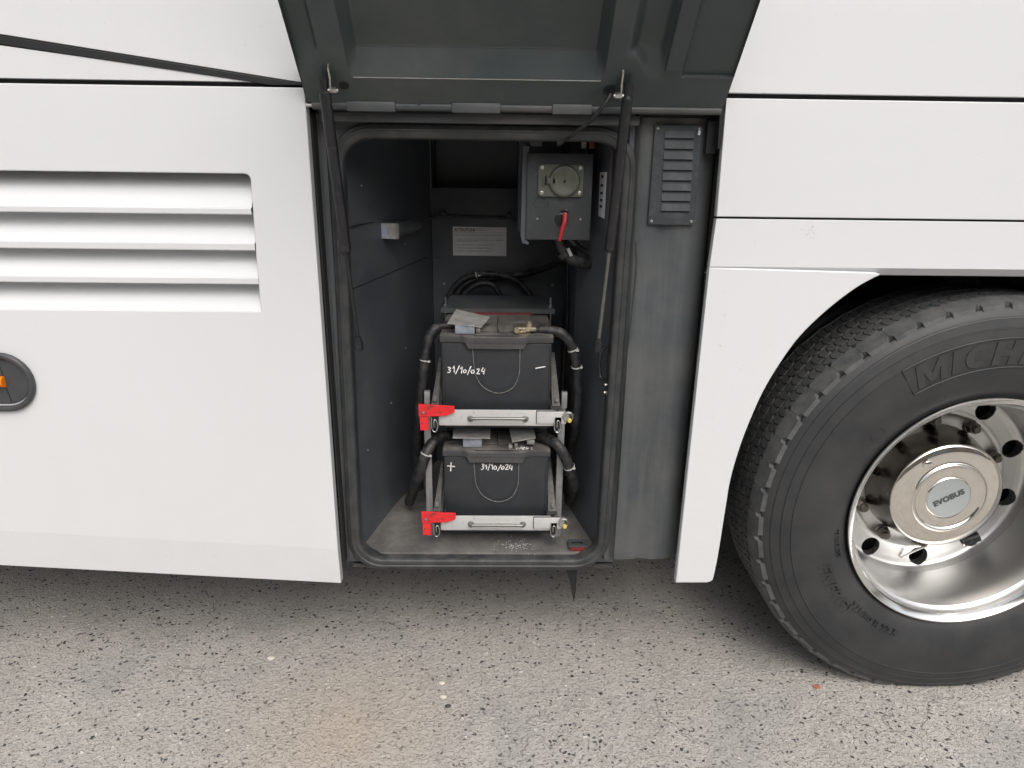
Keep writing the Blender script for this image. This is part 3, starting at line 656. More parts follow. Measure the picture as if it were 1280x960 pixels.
# ---- isolator switch box
sb = thing('switch_box', (.135, .24, 1.163), 'dark grey battery switch box with round socket cover and red key', 'switch box')
mb = MB(); mb.box(.0600, .2115, .150, .27, 1.1640, 1.3580, .003); part('box_body', mb, BOXM, sb)
mb = MB(); mb.prism([(.050, 1.372), (.064, 1.372), (.0645, 1.362), (.0595, 1.352), (.0595, 1.165), (.068, 1.157), (.066, 1.152), (.052, 1.156), (.048, 1.175)], .156, .22); part('mounting_flange', mb, LOCK, sb)
sp_ = part('socket_plate', plate(rrect(.0855, .1905, 1.2625, 1.3345, .009), (), .1425, .009, .002), SOCK, sb)
mb = MB(); mb.rev([(.1435, .0360), (.138, .0352), (.1345, .0325), (.1335, .028), (.1345, .0265), (.1345, .0001)], (.1455, 1.2975), 40); part('round_cover', mb, SOCK, sb)
mb = MB(); mb.box(.106, .125, .1345, .144, 1.291, 1.3045, .0015); mb.box(.0965, .1005, .138, .144, 1.287, 1.311, .001); part('cover_hinge', mb, SOCK, sb)
mb = MB(); mb.box(.0985, .1045, .1405, .1435, 1.289, 1.309); part('cover_slot', mb, GAP, sb)
mb = MB(); mb.cyl((.1455, .1335, 1.2975), (.1455, .1340, 1.2975), .0032, 12); part('cover_pin', mb, GAP, sb)
vs, fs = text('12V-24V', .010, .0002); mb = MB()
for x, z in ((.0945, 1.3265), (.1815, 1.3265), (.0945, 1.2715), (.1815, 1.2715)): screw(x, .1425, z, .0042, sb)
for x, z in ((.0860, 1.2125), (.187, 1.2125)): screw(x, .150, z, .0028, sb)
mb = MB()
mb.tube([(.094+.018*math.cos(a), .1498, 1.2475+.0105*math.sin(a)) for a in [2*math.pi*k/24 for k in range(25)]], .0009, 6, 0)
mb.box(.083, .105, .149, .1502, 1.2495, 1.2505); mb.box(.083, .105, .149, .1502, 1.2445, 1.2455); part('embossed_badge', mb, BOXM, sb)
mb = MB(); mb.rev([(.151, .0155), (.1465, .0150), (.1455, .0125), (.149, .0115), (.149, .0001)], (.1420, 1.2110), 24); mb.tube([(.150+.008*math.cos(a), .149, 1.228+.005*math.sin(a)) for a in [math.pi*k/6 for k in range(7)]], .003, 8, 0); part('switch_barrel', mb, DARKR, sb)
mb = MB(); mb.tube([(.1495, .140, 1.226), (.1485, .132, 1.208), (.143, .128, 1.190), (.1375, .126, 1.165)], lambda t: .0062-.0022*t, 10, 6); mb.box(.1435, .1545, .134, .149, 1.205, 1.222, .002); part('red_key', mb, mat('key_red', (.40, .02, .025), .4), sb)
# hoses below the box
hz_ = thing('box_hose', (.17, .22, 1.11), 'short black hoses with pale collars hanging below the switch box', 'hose')
mb = MB(); mb.tube([(.141, .20, 1.166), (.152, .20, 1.140), (.170, .20, 1.116), (.194, .205, 1.103), (.222, .225, 1.098)], .0135, 14, 8); part('thick_hose', mb, HOSE, hz_)
mb = MB(); mb.tube([(.171, .21, 1.163), (.191, .215, 1.143), (.2255, .235, 1.119)], .007, 10, 8); part('thin_hose', mb, HOSE, hz_)
mb = MB(); mb.cyl((.1515, .195, 1.128), (.1585, .195, 1.119), .0150, 14); part('hose_tie', mb, HOSE, hz_)
mb = MB(); mb.hexa([(.1600, .180, 1.140), (.1665, .180, 1.143), (.1755, .180, 1.124), (.1690, .180, 1.121)], [(.1600, .186, 1.140), (.1665, .186, 1.143), (.1755, .186, 1.124), (.1690, .186, 1.121)]); part('pale_collar', mb, PALE, hz_)
mb = MB(); mb.hexa([(.160, .19, 1.164), (.167, .19, 1.166), (.184, .19, 1.149), (.179, .19, 1.146)], [(.160, .195, 1.164), (.167, .195, 1.166), (.184, .195, 1.149), (.179, .195, 1.146)]); part('pale_collar', mb, FRAME, hz_)

# ---- batteries
CH = {'3': [[(0, .92), (.3, 1), (.5, .8), (.2, .55), (.5, .35), (.32, .03), (0, .06)]], '1': [[(0, .62), (.32, 1)], [(.32, 1), (.32, 0)]], '/': [[(-.05, -.25), (.4, 1.15)]],
      '0': [[(.25, .75), (.0, .45), (.12, .05), (.42, .15), (.45, .6), (.2, .78)]], '2': [[(0, .8), (.25, 1), (.45, .8), (.3, .4), (0, .02)], [(0, .02), (.6, .02)]],
      '4': [[(.25, 1), (.02, .35), (.6, .38)], [(.55, .75), (.45, -.15)]], '+': [[(0, .5), (1, .45)], [(.45, 1), (.5, -.25)]], '-': [[(0, 0), (.5, .16), (1, .24)]]}
def write(s, x, z, h, adv, y, wd, slope=0., seed=3):
    mb = MB(); rnd = random.Random(seed)
    for c in s:
        k = h*rnd.uniform(.82, 1.08)*(.72 if c == '0' and rnd.random() < .6 else 1); sk = rnd.uniform(-.12, .22); dz = rnd.uniform(-.06, .06)*h
        for st in CH[c]: ribbon(mb, [(x+px*h*.9+pz*h*sk+rnd.uniform(-.03, .03)*h, z+dz+pz*k+rnd.uniform(-.03, .03)*h) for px, pz in st], y, wd)
        x += adv*(.75 if c in '1/' else 1); z += slope
    return mb
OUTL = mat('handle_rope_grey', (.17, .17, .165), .6, noise=(120, .4))
def battery(ox, oz, label, upper):
    """truck battery standing end-on; ox, oz shift the upper one's geometry"""
    t = thing('battery', (-.008+ox, .34, .70+oz), label, 'battery', 'vehicle batteries stacked in the locker')
    X0, X1, Y0, Y1, Z0, Z1 = -.1415+ox, .1275+ox, .1205, .545, .698+oz, .921+oz
    bm = bmesh.new(); bmesh.ops.create_cube(bm, size=1)
    for v in bm.verts:
        top_ = v.co.z > 0; v.co = Vector((X0+.0015*(not top_) if v.co.x < 0 else X1-.0015*(not top_), (Y0+.003*(not top_)) if v.co.y < 0 else Y1, Z1 if top_ else Z0))
    bmesh.ops.bevel(bm, geom=bm.edges[:], offset=.004, segments=3, profile=.5, affect='EDGES')
    mb = MB(); mb.bm(bm); part('case', mb, CASE, t)
    # lid: overhanging slab with a forward nose in the middle
    L0, L1, T0, T1, F0 = X0-.003, X1+.003, .9215+oz, .9385+oz, .1165
    nose = [(L0, F0), (-.094+ox, F0), (-.080+ox, F0-.009), (.063+ox, F0-.009), (.076+ox, F0), (L1, F0), (L1, Y1+.002), (L0, Y1+.002)]
    mb = MB(); bm = bmesh.new(); vsb = [bm.verts.new((x, y, T0 if y > F0-.001 else T0)) for x, y in nose]; f_ = bm.faces.new(vsb)
    r_ = bmesh.ops.extrude_face_region(bm, geom=[f_]); 
    for v in r_['geom']:
        if isinstance(v, bmesh.types.BMVert): v.co.z = T1
    bmesh.ops.bevel(bm, geom=bm.edges[:], offset=.0022, segments=2, profile=.5, affect='EDGES'); mb.bm(bm); lid = part('lid', mb, LID, t)
    mb = MB(); mb.prism([(-.082+ox, .9225+oz), (.066+ox, .9225+oz), (.058+ox, .9085+oz), (-.074+ox, .9085+oz)], F0-.0075, Y0+.001); part('nose_skirt', mb, LID, t)
    # raised blocks of the lid: vent rail, corner steps
    mb = MB(); mb.box(-.094+ox, .082+ox, .155, .50, T1-.001, T1+.0035, .0015); mb.box(-.004+ox, -.0015+ox, .150, .30, T1, T1+.010, .0008); part('lid_step', mb, LID, t)
    mb = MB(); mb.box(-.062+ox, .048+ox, .1135, .1155, T1-.0005, T1+.0015); part('handle_slot', mb, GAP, t)
    # moulded U outline of the folding handle
    U = [(-.065, .907), (-.0625, .87), (-.058, .840), (-.040, .810), (-.004, .7935), (.031, .806), (.0475, .838), (.0495, .87), (.050, .907)]
    mb = MB(); mb.tube([(x+ox, .1187 if i not in (0, 8) else .119, z+oz-.001) for i, (x, z) in enumerate(U)], .0011, 6, 6); part('handle_outline', mb, OUTL, t)
    mb = MB(); inner = [(-.058, .9065), (-.055, .86), (-.050, .840), (-.034, .815), (-.004, .801), (.026, .812), (.040, .838), (.0435, .87), (.0435, .9065)]
    mb.prism([(x+ox, z+oz) for x, z in inner], .1192, .1210); part('handle_panel', mb, CASE, t)
    return t, T1
bu, T1 = battery(0, 0, 'upper black battery with a dash mark and its date written left of centre', True)
# pen marks
part('date_writing', write('31/10/024', -.1270, .8455, .0160, .0118, .1183, .0024, -.0003), MARK, bu, fixn=False)
part('minus_mark', write('-', .0880, .8575, .0265, .01, .1190, .0028), MARK, bu, fixn=False)
bl, T2 = battery(.0015, -.2995, 'lower black battery with a plus mark and its date written in the middle', False)
part('date_writing', write('31/10/024', -.0455, .5855, .0155, .0104, .1182, .0022, 0, 5), MARK, bl, fixn=False)
part('plus_mark', write('+', -.1330, .585, .0235, .01, .1190, .0025), MARK, bl, fixn=False)
def slab(mb, pts, th=.002):
    P = [Vector(p) for p in pts]; n = (P[1]-P[0]).cross(P[2]-P[0]).normalized()*th; return mb.hexa(P, [p-n for p in P])
for t_, oz_ in ((bu, 0), (bl, -.2995)):
    for x_ in (-.112, .098):
        mb = MB(); mb.box(x_-.011, x_+.011, .1192, .1212, .712+oz_, .716+oz_); part('case_rib', mb, CASE, t_)
    for x_ in (-.1375, .1235):
        mb = MB(); mb.box(x_-.001, x_+.001, .1192, .1212, .705+oz_, .915+oz_); part('case_edge_rib', mb, CASE, t_)
# terminal covers and clamps: upper battery
mb = MB(); mb.box(-.108, -.060, .128, .175, T1+.001, T1+.025, .003); part('terminal_cover', mb, CLEAR, bu)
mb = MB(); slab(mb, [(-.126, .128, .9655), (-.044, .124, .9570), (-.024, .205, .9640), (-.110, .225, .9790)], -.0018); part('cover_lid', mb, PALE, bu)
mb = MB(); mb.box(-.058, -.046, .135, .155, T1+.002, T1+.014, .002); part('terminal_post', mb, STEEL, bu)
def clamp(t, ox, oz, T):
    mb = MB(); mb.rev([(0, 0)], (0, 0), 3) if 0 else None
    mb.box(.0335+ox, .064+ox, .135, .165, T+.003, T+.0165, .003); mb.box(.055+ox, .090+ox, .140, .158, T+.0055, T+.0155, .002)
    mb.cyl((.042+ox, .133, T+.010), (.042+ox, .125, T+.010), .0062, 10); mb.cyl((.060+ox, .138, T+.011), (.060+ox, .130, T+.011), .0042, 8)
    c_ = part('terminal_clamp', mb, BRASS, t)
    mb = MB(); mb.cyl((.0735+ox, .165, T+.004), (.0735+ox, .165, T+.0215), .0100, 16); mb.cyl((.0735+ox, .165, T+.0215), (.0735+ox, .165, T+.0265), .0065, 6); part('clamp_bolt', mb, BRASS, c_)
    mb = MB(); mb.cyl((.060+ox, .137, T+.0002), (.060+ox, .137, T+.0022), .0165, 20); part('washer', mb, BRASS, c_)
clamp(bu, 0, 0, T1+.0006)
# red seal on the lid under the hold-down bar
mb = MB(); mb.box(-.104, .088, .343, .362, T1+.0036, T1+.0066); part('red_seal', mb, DRED, bu)
# lower battery
mb = MB(); mb.box(-.092, -.043, .132, .175, T2+.001, T2+.027, .003); part('terminal_cover', mb, CLEAR, bl)
mb = MB(); slab(mb, [(-.117, .121, .6700), (-.022, .121, .6695), (-.022, .215, .6740), (-.119, .215, .6745)], -.0018); part('cover_lid', mb, PALE, bl)
mb = MB(); slab(mb, [(.034, .118, .6610), (.094, .122, .6710), (.088, .215, .6770), (.024, .215, .6740)], -.0018); part('cover_lid', mb, PALE, bl)
mb = MB(); mb.box(.040, .048, .128, .150, T2+.001, T2+.015, .001); part('terminal_post', mb, STEEL, bl)
mb = MB(); mb.box(.072, .092, .132, .150, T2+.010, T2+.024, .002); part('terminal_clamp', mb, STEEL, bl)
mb = MB(); mb.cyl((.030, .130, T2+.006), (.030, .146, T2+.006), .005, 8); part('terminal_bolt', mb, PALE, bl)
# crumbs of white oxide on the lower lid
def crumbs(name, m, cx, cy, z, sx, sy, count, s0, s1, label, seed=1, parent=None, zf=None):
    rnd = random.Random(seed); mb = MB()
    for k in range(count):
        x, y = rnd.gauss(cx, sx), rnd.gauss(cy, sy); s_ = rnd.uniform(s0, s1); a = rnd.uniform(0, 6.28)
        c, s2 = math.cos(a)*s_, math.sin(a)*s_; zb_ = z if zf is None else zf(x, y)
        base = [(x+c, y+s2, zb_), (x-s2*.7, y+c*.7, zb_), (x-c*.9, y-s2*.9, zb_), (x+s2*.6, y-c*.6, zb_)]
        mb.add(base+[(x+c*.2, y+s2*.2, zb_+s_*.8)], [(0, 1, 4), (1, 2, 4), (2, 3, 4), (3, 0, 4)])
    o = part(name, mb, m, parent, origin=Vector((cx, cy, z)) if parent is None else None, fixn=False); o['kind'] = 'stuff'
    if label: o['label'] = label
    return o
crumbs('white_corrosion', MARK, .058, .133, T2+.0002, .014, .006, 70, .0005, .0019, None, 4, bl)

# ---- sliding trays with handle, red latch, knob
HANDM = mat('handle_metal', (.30, .30, .29), .38, metal=.8, noise=(60, .2), dust=((.20, .185, .165), 60, .45, .75, 0))
def tray(oz, ox, label):
    t = thing('battery_tray', (0, .12, .716+oz), label, 'tray', 'sliding battery trays')
    z0, z1 = .7165+oz, .7575+oz
    mb = MB(); mb.box(-.158+ox, .138+ox, .092, .0975, z0, z1, .0012); mb.box(-.158+ox, .138+ox, .0975, .55, z0+.002, z0+.006); fr = part('front_bar', mb, ALU, t)
    for a_ in (-.150, .1285): mb = MB(); mb.box(a_+ox, a_+.004+ox, .10, .50, z0+.006, z0+.035); part('side_rail', mb, GALV, t)
    mb = MB(); hx0, hx1, hz = -.070+ox, .065+ox, z0+.0265
    mb.tube([(hx0, .092, hz-.0065), (hx0, .080, hz-.0065), (hx0+.002, .073, hz-.002), (hx0+.010, .0715, hz), ((hx0+hx1)/2, .0710, hz+.0005), (hx1-.010, .0715, hz), (hx1-.002, .073, hz-.002), (hx1, .080, hz-.0065), (hx1, .092, hz-.0065)], .0040, 12, 6)
    part('pull_handle', mb, HANDM, t)
    for x in (hx0, hx1):
        mb = MB(); mb.rev([(.0925, .0085), (.0905, .0082), (.0895, .006), (.0895, .0001)], (x, hz-.008), 16); part('handle_foot', mb, HANDM, t)
    mb = MB(); mb.box(.093+ox, .166+ox, .0865, .0915, z0+.008, z1-.0015, .0016); part('stop_plate', mb, ALU, t)
    mb = MB(); mb.box(.0915+ox, .160+ox, .0912, .0925, z0+.0065, z1, .0003); part('plate_shadow_outline', mb, STRAP, t)  # dark sheet behind the stop plate, drawn as a shadow round its edge
    mb = MB(); mb.rev([(.0870, .0135), (.080, .0130), (.0785, .011), (.0815, .009), (.0815, .0001)], (.1695+ox, z0+.0285), 20); part('knob', mb, GALV, t)
    mb = MB(); mb.box(.172+ox, .183+ox, .079, .083, z0+.024, z0+.038, .001); part('knob_wing', mb, STRAP, t)
    mb = MB(); mb.rev([(.082, .0055), (.073, .0050), (.0715, .0035), (.0715, .0001)], (.1725+ox, z0+.021), 14); part('knob_tip', mb, YEL, t)
    # red latch
    rl = part('red_latch', plate([(-.196+ox, z0+.0585), (-.196+ox, z0+.0270), (-.130+ox, z0+.0285), (-.1085+ox, z0+.0385), (-.1085+ox, z0+.0540)], (), .0815, .0065, .0010), RED, t)
    part('latch_leg', plate([(-.194+ox, z0+.0265), (-.173+ox, z0+.0265), (-.1725+ox, z0-.0095), (-.1935+ox, z0-.0105)], (), .0835, .0065, .0010), RED, t)
    mb = MB(); mb.rev([(.0816, .0040), (.0800, .0036), (.0800, .0001)], (-.1845+ox, z0+.0385), 14); part('latch_rivet', mb, STEEL, t)
    # roller hooks below either end
    for x, s_ in ((-.158+ox, 1), (.1445+ox, 1)):
        mb = MB(); mb.tube([(x-.007, .086, z0+.024), (x-.007, .085, z0-.004), (x, .084, z0-.014), (x+.007, .085, z0-.004), (x+.005, .085, z0+.014), (x-.001, .084, z0+.016), (x-.001, .084, z0)], .0014, 8, 5); part('roller_hook', mb, STEEL, t); mb = MB(); mb.box(x-.009, x+.010, .0865, .0915, z0-.006, z0+.026, .001); part('hook_backing', mb, DARKR, t)
    mb = MB(); mb.box(.150+ox, .156+ox, .088, .094, z0-.016, z0+.010, .001); mb.box(.142+ox, .156+ox, .088, .094, z0-.017, z0-.012, .001); part('slide_end', mb, GALV, t)
    # rising side straps
    for pts in ([(-.168, .112, .0445), (-.150, .112, .0445), (-.1475, .20, .145), (-.1535, .20, .145)], [(.1315, .112, .0445), (.152, .112, .0445), (.1405, .20, .160), (.1315, .20, .160)]):
        mb = MB(); P = [(x+ox, y, z0+z) for x, y, z in pts]; slab(mb, P, .004); part('hold_down_strap', mb, STRAP, t)
    for x in (-.159, .1435): mb = MB(); mb.cyl((x+ox, .1115, z0+.060), (x+ox, .122, z0+.062), .0045, 10); part('strap_bolt', mb, GALV, t)
    for a_, b_ in ((.127, .155), (-.170, -.145)): mb = MB(); mb.box(a_+ox, b_+ox, .100, .118, z0+.0405, z0+.0455, .001); part('strap_foot', mb, STRAP, t)
    return t
tray(0, 0, 'upper pull-out battery tray with light metal front and red latch')
tray(-.2925, -.001, 'lower pull-out battery tray with light metal front and red latch, just above the locker floor')
# ---- rack posts and hold-down bar
rk = thing('battery_rack', (0, .12, FZ), 'grey metal rack with two posts and a hold-down bar carrying the battery trays', 'rack')
for x0 in (-.1915, .1520):
    mb = MB(); mb.box(x0, x0+.0170, .150, .154, .372, .745, .0008); mb.box(x0, x0+.003, .154, .170, .374, .745); part('rack_post', mb, GALV, rk)
for x0 in (-.188, .1575):
    mb = MB(); mb.box(x0, x0+.014, .140, .155, .745, .788, .001); part('post_top', mb, GALV, rk)
for a_, b_ in ((-.170, .700), (.148, .700), (-.170, .405), (.148, .405)): mb = MB(); mb.box(a_, a_+.010, .14, .55, b_, b_+.012); part('slide_runner', mb, GALV, rk)
hb = MB(); hb.hexa([(-.1605, .355, .9425), (-.1605, .355, .9555), (-.139, .470, .9700), (-.139, .478, .9580)], [(.151, .355, .9425), (.151, .355, .9555), (.129, .470, .9700), (.129, .478, .9580)])
part('hold_down_bar', hb, FRAME, rk)
for x in (-.149, .140):
    mb = MB(); mb.cyl((x, .375, .90), (x, .375, .9835), .0032, 10); mb.cyl((x, .375, .956), (x, .375, .963), .0065, 6); part('threaded_rod', mb, STEEL, rk)
# ---- heavy cables
def cable(name, path, r, label, ties=(), ribs=0, sub=10):
    p0 = Vector(path[0]); t = thing(name, tuple(p0), label, 'cable', 'battery cables')
    mb = MB(); mb.tube(path, r, 14, sub, ribs=ribs); part('sleeve', mb, HOSE, t)
    P = smooth(path, sub)
    for f in ties:
        i = int(f*(len(P)-2)); a, b = P[i], P[i+1]; d = (b-a).normalized(); mb = MB(); mb.cyl(a-d*.0014, a+d*.0014, r+.0012, 14)
        u = Vector((1, 0, 0)); mb.box(a.x+r*.6, a.x+r*.6+.006, a.y-.014, a.y-.010, a.z-.0015, a.z+.003); part('cable_tie', mb, mat_tie, t)
    mb = MB(); a, b = P[0], P[1]; d = (b-a).normalized(); mb.cyl(a-d*.018, a+d*.004, r*.72, 12); part('lug_sleeve', mb, HOSE, t)
    return t
mat_tie = mat('cable_tie_pale', (.5, .5, .48), .5)
cable('battery_cable', [(-.118, .195, .944), (-.146, .195, .942), (-.167, .188, .931), (-.180, .18, .900), (-.189, .17, .84), (-.199, .17, .766), (-.211, .2, .677), (-.223, .25, .563), (-.225, .28, .45)], .0128, 'thick black cable arching left and down from the upper battery', (.47, ), .03)
cable('battery_cable', [(.098, .160, .944), (.129, .152, .944), (.154, .148, .937), (.176, .148, .910), (.192, .152, .86), (.200, .17, .779), (.200, .19, .68), (.195, .25, .585), (.190, .28, .500)], .0125, 'thick black cable arching right and down from the upper battery', (.42, .52), .0)
cable('battery_cable', [(-.118, .195, .644), (-.150, .178, .652), (-.172, .150, .644), (-.190, .132, .612), (-.212, .145, .548), (-.250, .245, .425)], .0145, 'thick black cable curving from the lower battery to the floor at left', (.58,), .0)
cable('battery_cable', [(.098, .185, .649), (.129, .150, .657), (.154, .128, .645), (.178, .125, .601), (.196, .145, .546), (.203, .175, .496), (.198, .24, .432)], .0138, 'thick black cable bending from the lower battery to the floor at right', (.55,), .0)
cable('coiled_cable', [(-.161, .55, .915), (-.15, .55, .957), (-.112, .55, 1.0), (-.059, .55, 1.017), (0.0, .55, 1.016), (.055, .55, .997), (.094, .55, .949), (.105, .55, .905)], .0095, 'outer loop of coiled cable standing behind the upper battery', (.42,))
cable('coiled_cable', [(-.119, .53, .92), (-.101, .53, .966), (-.059, .53, .993), (-.021, .53, .988), (.003, .53, .952), (.006, .53, .92)], .0085, 'small inner loop of coiled cable behind the upper battery', ())
cable('coiled_cable', [(-.14, .56, .913), (-.127, .56, .96), (-.083, .56, .999), (-.012, .57, 1.005), (.072, .56, 1.019), (.14, .5, 1.050), (.175, .42, 1.080), (.18, .32, 1.110)], .0105, 'black cable rising from the coil to the switch box at right', ())

# small items on the locker floor
o = crumbs('white_grit', MARK, .045, .112, FZ+.0003, .024, .012, 150, .0004, .0016, 'scattered white grit on the locker floor under the lower tray', 9, None, zf)
o = crumbs('floor_dirt', DARKST, -.05, .15, FZ+.0003, .13, .025, 260, .0005, .0022, 'fine dark dirt lying on the locker floor', 11, None, zf)
dp = thing('drain_plate', (.212, .09, FZ), 'small grey square plate with a round hole over red block on locker floor', 'plate')
sq = [(.190, .0), (.238, .0), (.238, .04), (.190, .04)]
pl_ = plate([(.186, 0), (.234, 0), (.234, .036), (.186, .036)], [[(.210+.015*math.cos(2*math.pi*k/24), .018+.0115*math.sin(2*math.pi*k/24)) for k in range(24)]], 0, .003, .0004)
mb = MB(); mb.add([(v.x, .088+v.z, FZ+.0135-v.y) for v in pl_.v], pl_.f); part('plate_top', mb, FRAME, dp)
mb = MB(); mb.box(.189, .231, .089, .092, FZ-.016, FZ+.0095, .001); part('red_block', mb, DRED, dp)
mb = MB(); mb.box(.189, .231, .093, .122, FZ-.01, FZ+.006); part('hole_bottom', mb, STRAP, dp)
mb = MB(); mb.hexa([(-.156, .078, FZ-.003), (-.1555, .079, FZ-.003), (-.146, .10, FZ+.002), (-.1465, .10, FZ+.002)], [(-.156, .078, FZ-.001), (-.1555, .079, FZ-.001), (-.146, .10, FZ+.004), (-.1465, .10, FZ+.004)])
# hanging rubber strap under the locker
mb = MB(); pts = [(.166, .350), (.214, .350), (.2135, .260), (.212, .205), (.2085, .190), (.204, .215), (.196, .255), (.183, .295)]
mb.prism(pts, .112, .116); part('rubber_flap', mb, DARKR, coach)
mb = MB(); mb.box(-.375, .30, .055, .86, .337, .3435); mb.box(.30, .445, .07, .86, .362, .3665); part('locker_underside', mb, UNDER, coach)

# ================================================================== wheel
wc = (WX, WZ)
wheel = bpy.data.objects.new('wheel', None); COL.objects.link(wheel); wheel.parent = coach; wheel.location = (WX, 0, WZ); ORG[wheel] = Vector((WX, 0, WZ)); wheel.empty_display_size = .05
def flat(mb):
    for v in mb.v:
        if v.z < .012: v.z = .0015+(v.z+.02)*.05 if v.z < .0 else v.z*.9+.0015
    return mb
def tyre_prof(y0, dr=0.):
    return [(y0+.020, .300), (y0+.010, .3125), (y0+.003, .322), (y0-.004, .338), (y0-.012, .362), (y0-.0172, .386), (y0-.0185, .405), (y0-.0190, .430), (y0-.0175, .455), (y0-.0185, .4555), (y0-.0188, .4575), (y0-.0165, .4585),
            (y0-.0125, .478), (y0-.0135, .4785), (y0-.0130, .481), (y0-.0108, .4815), (y0-.006, .500), (y0-.0065, .5008), (y0-.005, .5035), (y0-.003, .504), (y0+.003, .518), (y0+.009, .5225), (y0+.018, .5210), (y0+.060, .5200), (y0+.20, .5200), (y0+.250, .5210), (y0+.262, .518), (y0+.272, .45), (y0+.262, .36), (y0+.25, .31)]
mb = MB(); mb.rev(tyre_prof(0), wc, 220); flat(mb); tyre = part('tyre', mb, RUB, wheel, angle=30)
def tread(y0):
    mb = MB(); NP = 50; P2 = 2*math.pi/NP
    def pt(a, y, r): return (WX+r*math.cos(a), y0+y, WZ+r*math.sin(a))
    def raise_(plan, r0, r1, crown=True, k=.97):
        ca = sum(a for a, y in plan)/len(plan); cy = sum(y for a, y in plan)/len(plan)
        mb.hexa([pt(a, y, r0) for a, y in plan], [pt(ca+(a-ca)*k, cy+(y-cy)*k, r1-(.0025*((y-.135)/.13)**2 if crown else 0)) for a, y in plan])
    for k in range(NP):
        a0 = k*P2
        # shoulder rib: one long block per pitch, bitten at both corners, with a bevelled outer edge
        for s_ in (0, 1):
            Y = (lambda y: y) if not s_ else (lambda y: .268-y)
            plan = [(a0+P2*.13, .0035), (a0+P2*.87, .0035), (a0+P2*.90, .013), (a0+P2*.995, .016), (a0+P2*.995, .040), (a0+P2*.90, .0475), (a0+P2*.10, .0475), (a0+P2*.005, .040), (a0+P2*.005, .016), (a0+P2*.10, .013)]
            lo = [pt(a, Y(y), .5185) for a, y in plan]
            hi = [pt(a, Y(y+(.0035 if y < .005 else 0)), .5290 if y < .005 else (.5340 if y < .0145 else (.5355 if y < .020 else .5425))) for a, y in plan]
            mb.hexa(lo, hi)
    for ri, (ya, yb) in enumerate(((.0530, .0850), (.0905, .1260), (.1320, .1680), (.1745, .2165))):
        for k in range(NP):
            a0 = (k+.5*(ri % 2)+.02*ri)*P2
            for h in (0, 1, 2):           # three keys per pitch, parted by curved sipes
                b0, b1 = a0+P2*h/3+.0022, a0+P2*(h+1)/3-.0022
                c0 = P2*.13 if h == 0 else 0; c1 = P2*.13 if h == 2 else 0
                m = (ya+yb)/2; dy = yb-ya; z = dy*.10*(1 if h == 1 else 0)
                bow = P2*.075
                plan = [(b0+c0, ya-z*.4), (b1-c1, ya-z*.4)]
                if c1: plan += [(b1-.0006, ya+dy*.16)]
                plan += [(b1+bow*.8, ya+dy*.3), (b1+bow, m), (b1+bow*.8, yb-dy*.3)]
                if c1: plan += [(b1-.0006, yb-dy*.16)]
                plan += [(b1-c1, yb+z*.4), (b0+c0, yb+z*.4)]
                if c0: plan += [(b0, yb-dy*.16)]
                plan += [(b0+bow*.8, yb-dy*.3), (b0+bow, m), (b0+bow*.8, ya+dy*.3)]
                if c0: plan += [(b0, ya+dy*.16)]
                raise_(plan, .5185, .5425)
    return flat(mb)
tr = part('tyre_tread', tread(0), TREADM, wheel, angle=30); tr['kind'] = 'stuff'
mb = MB(); mb.rev(tyre_prof(.315), wc, 120); flat(mb); part('inner_tyre', mb, RUB, wheel, angle=30)
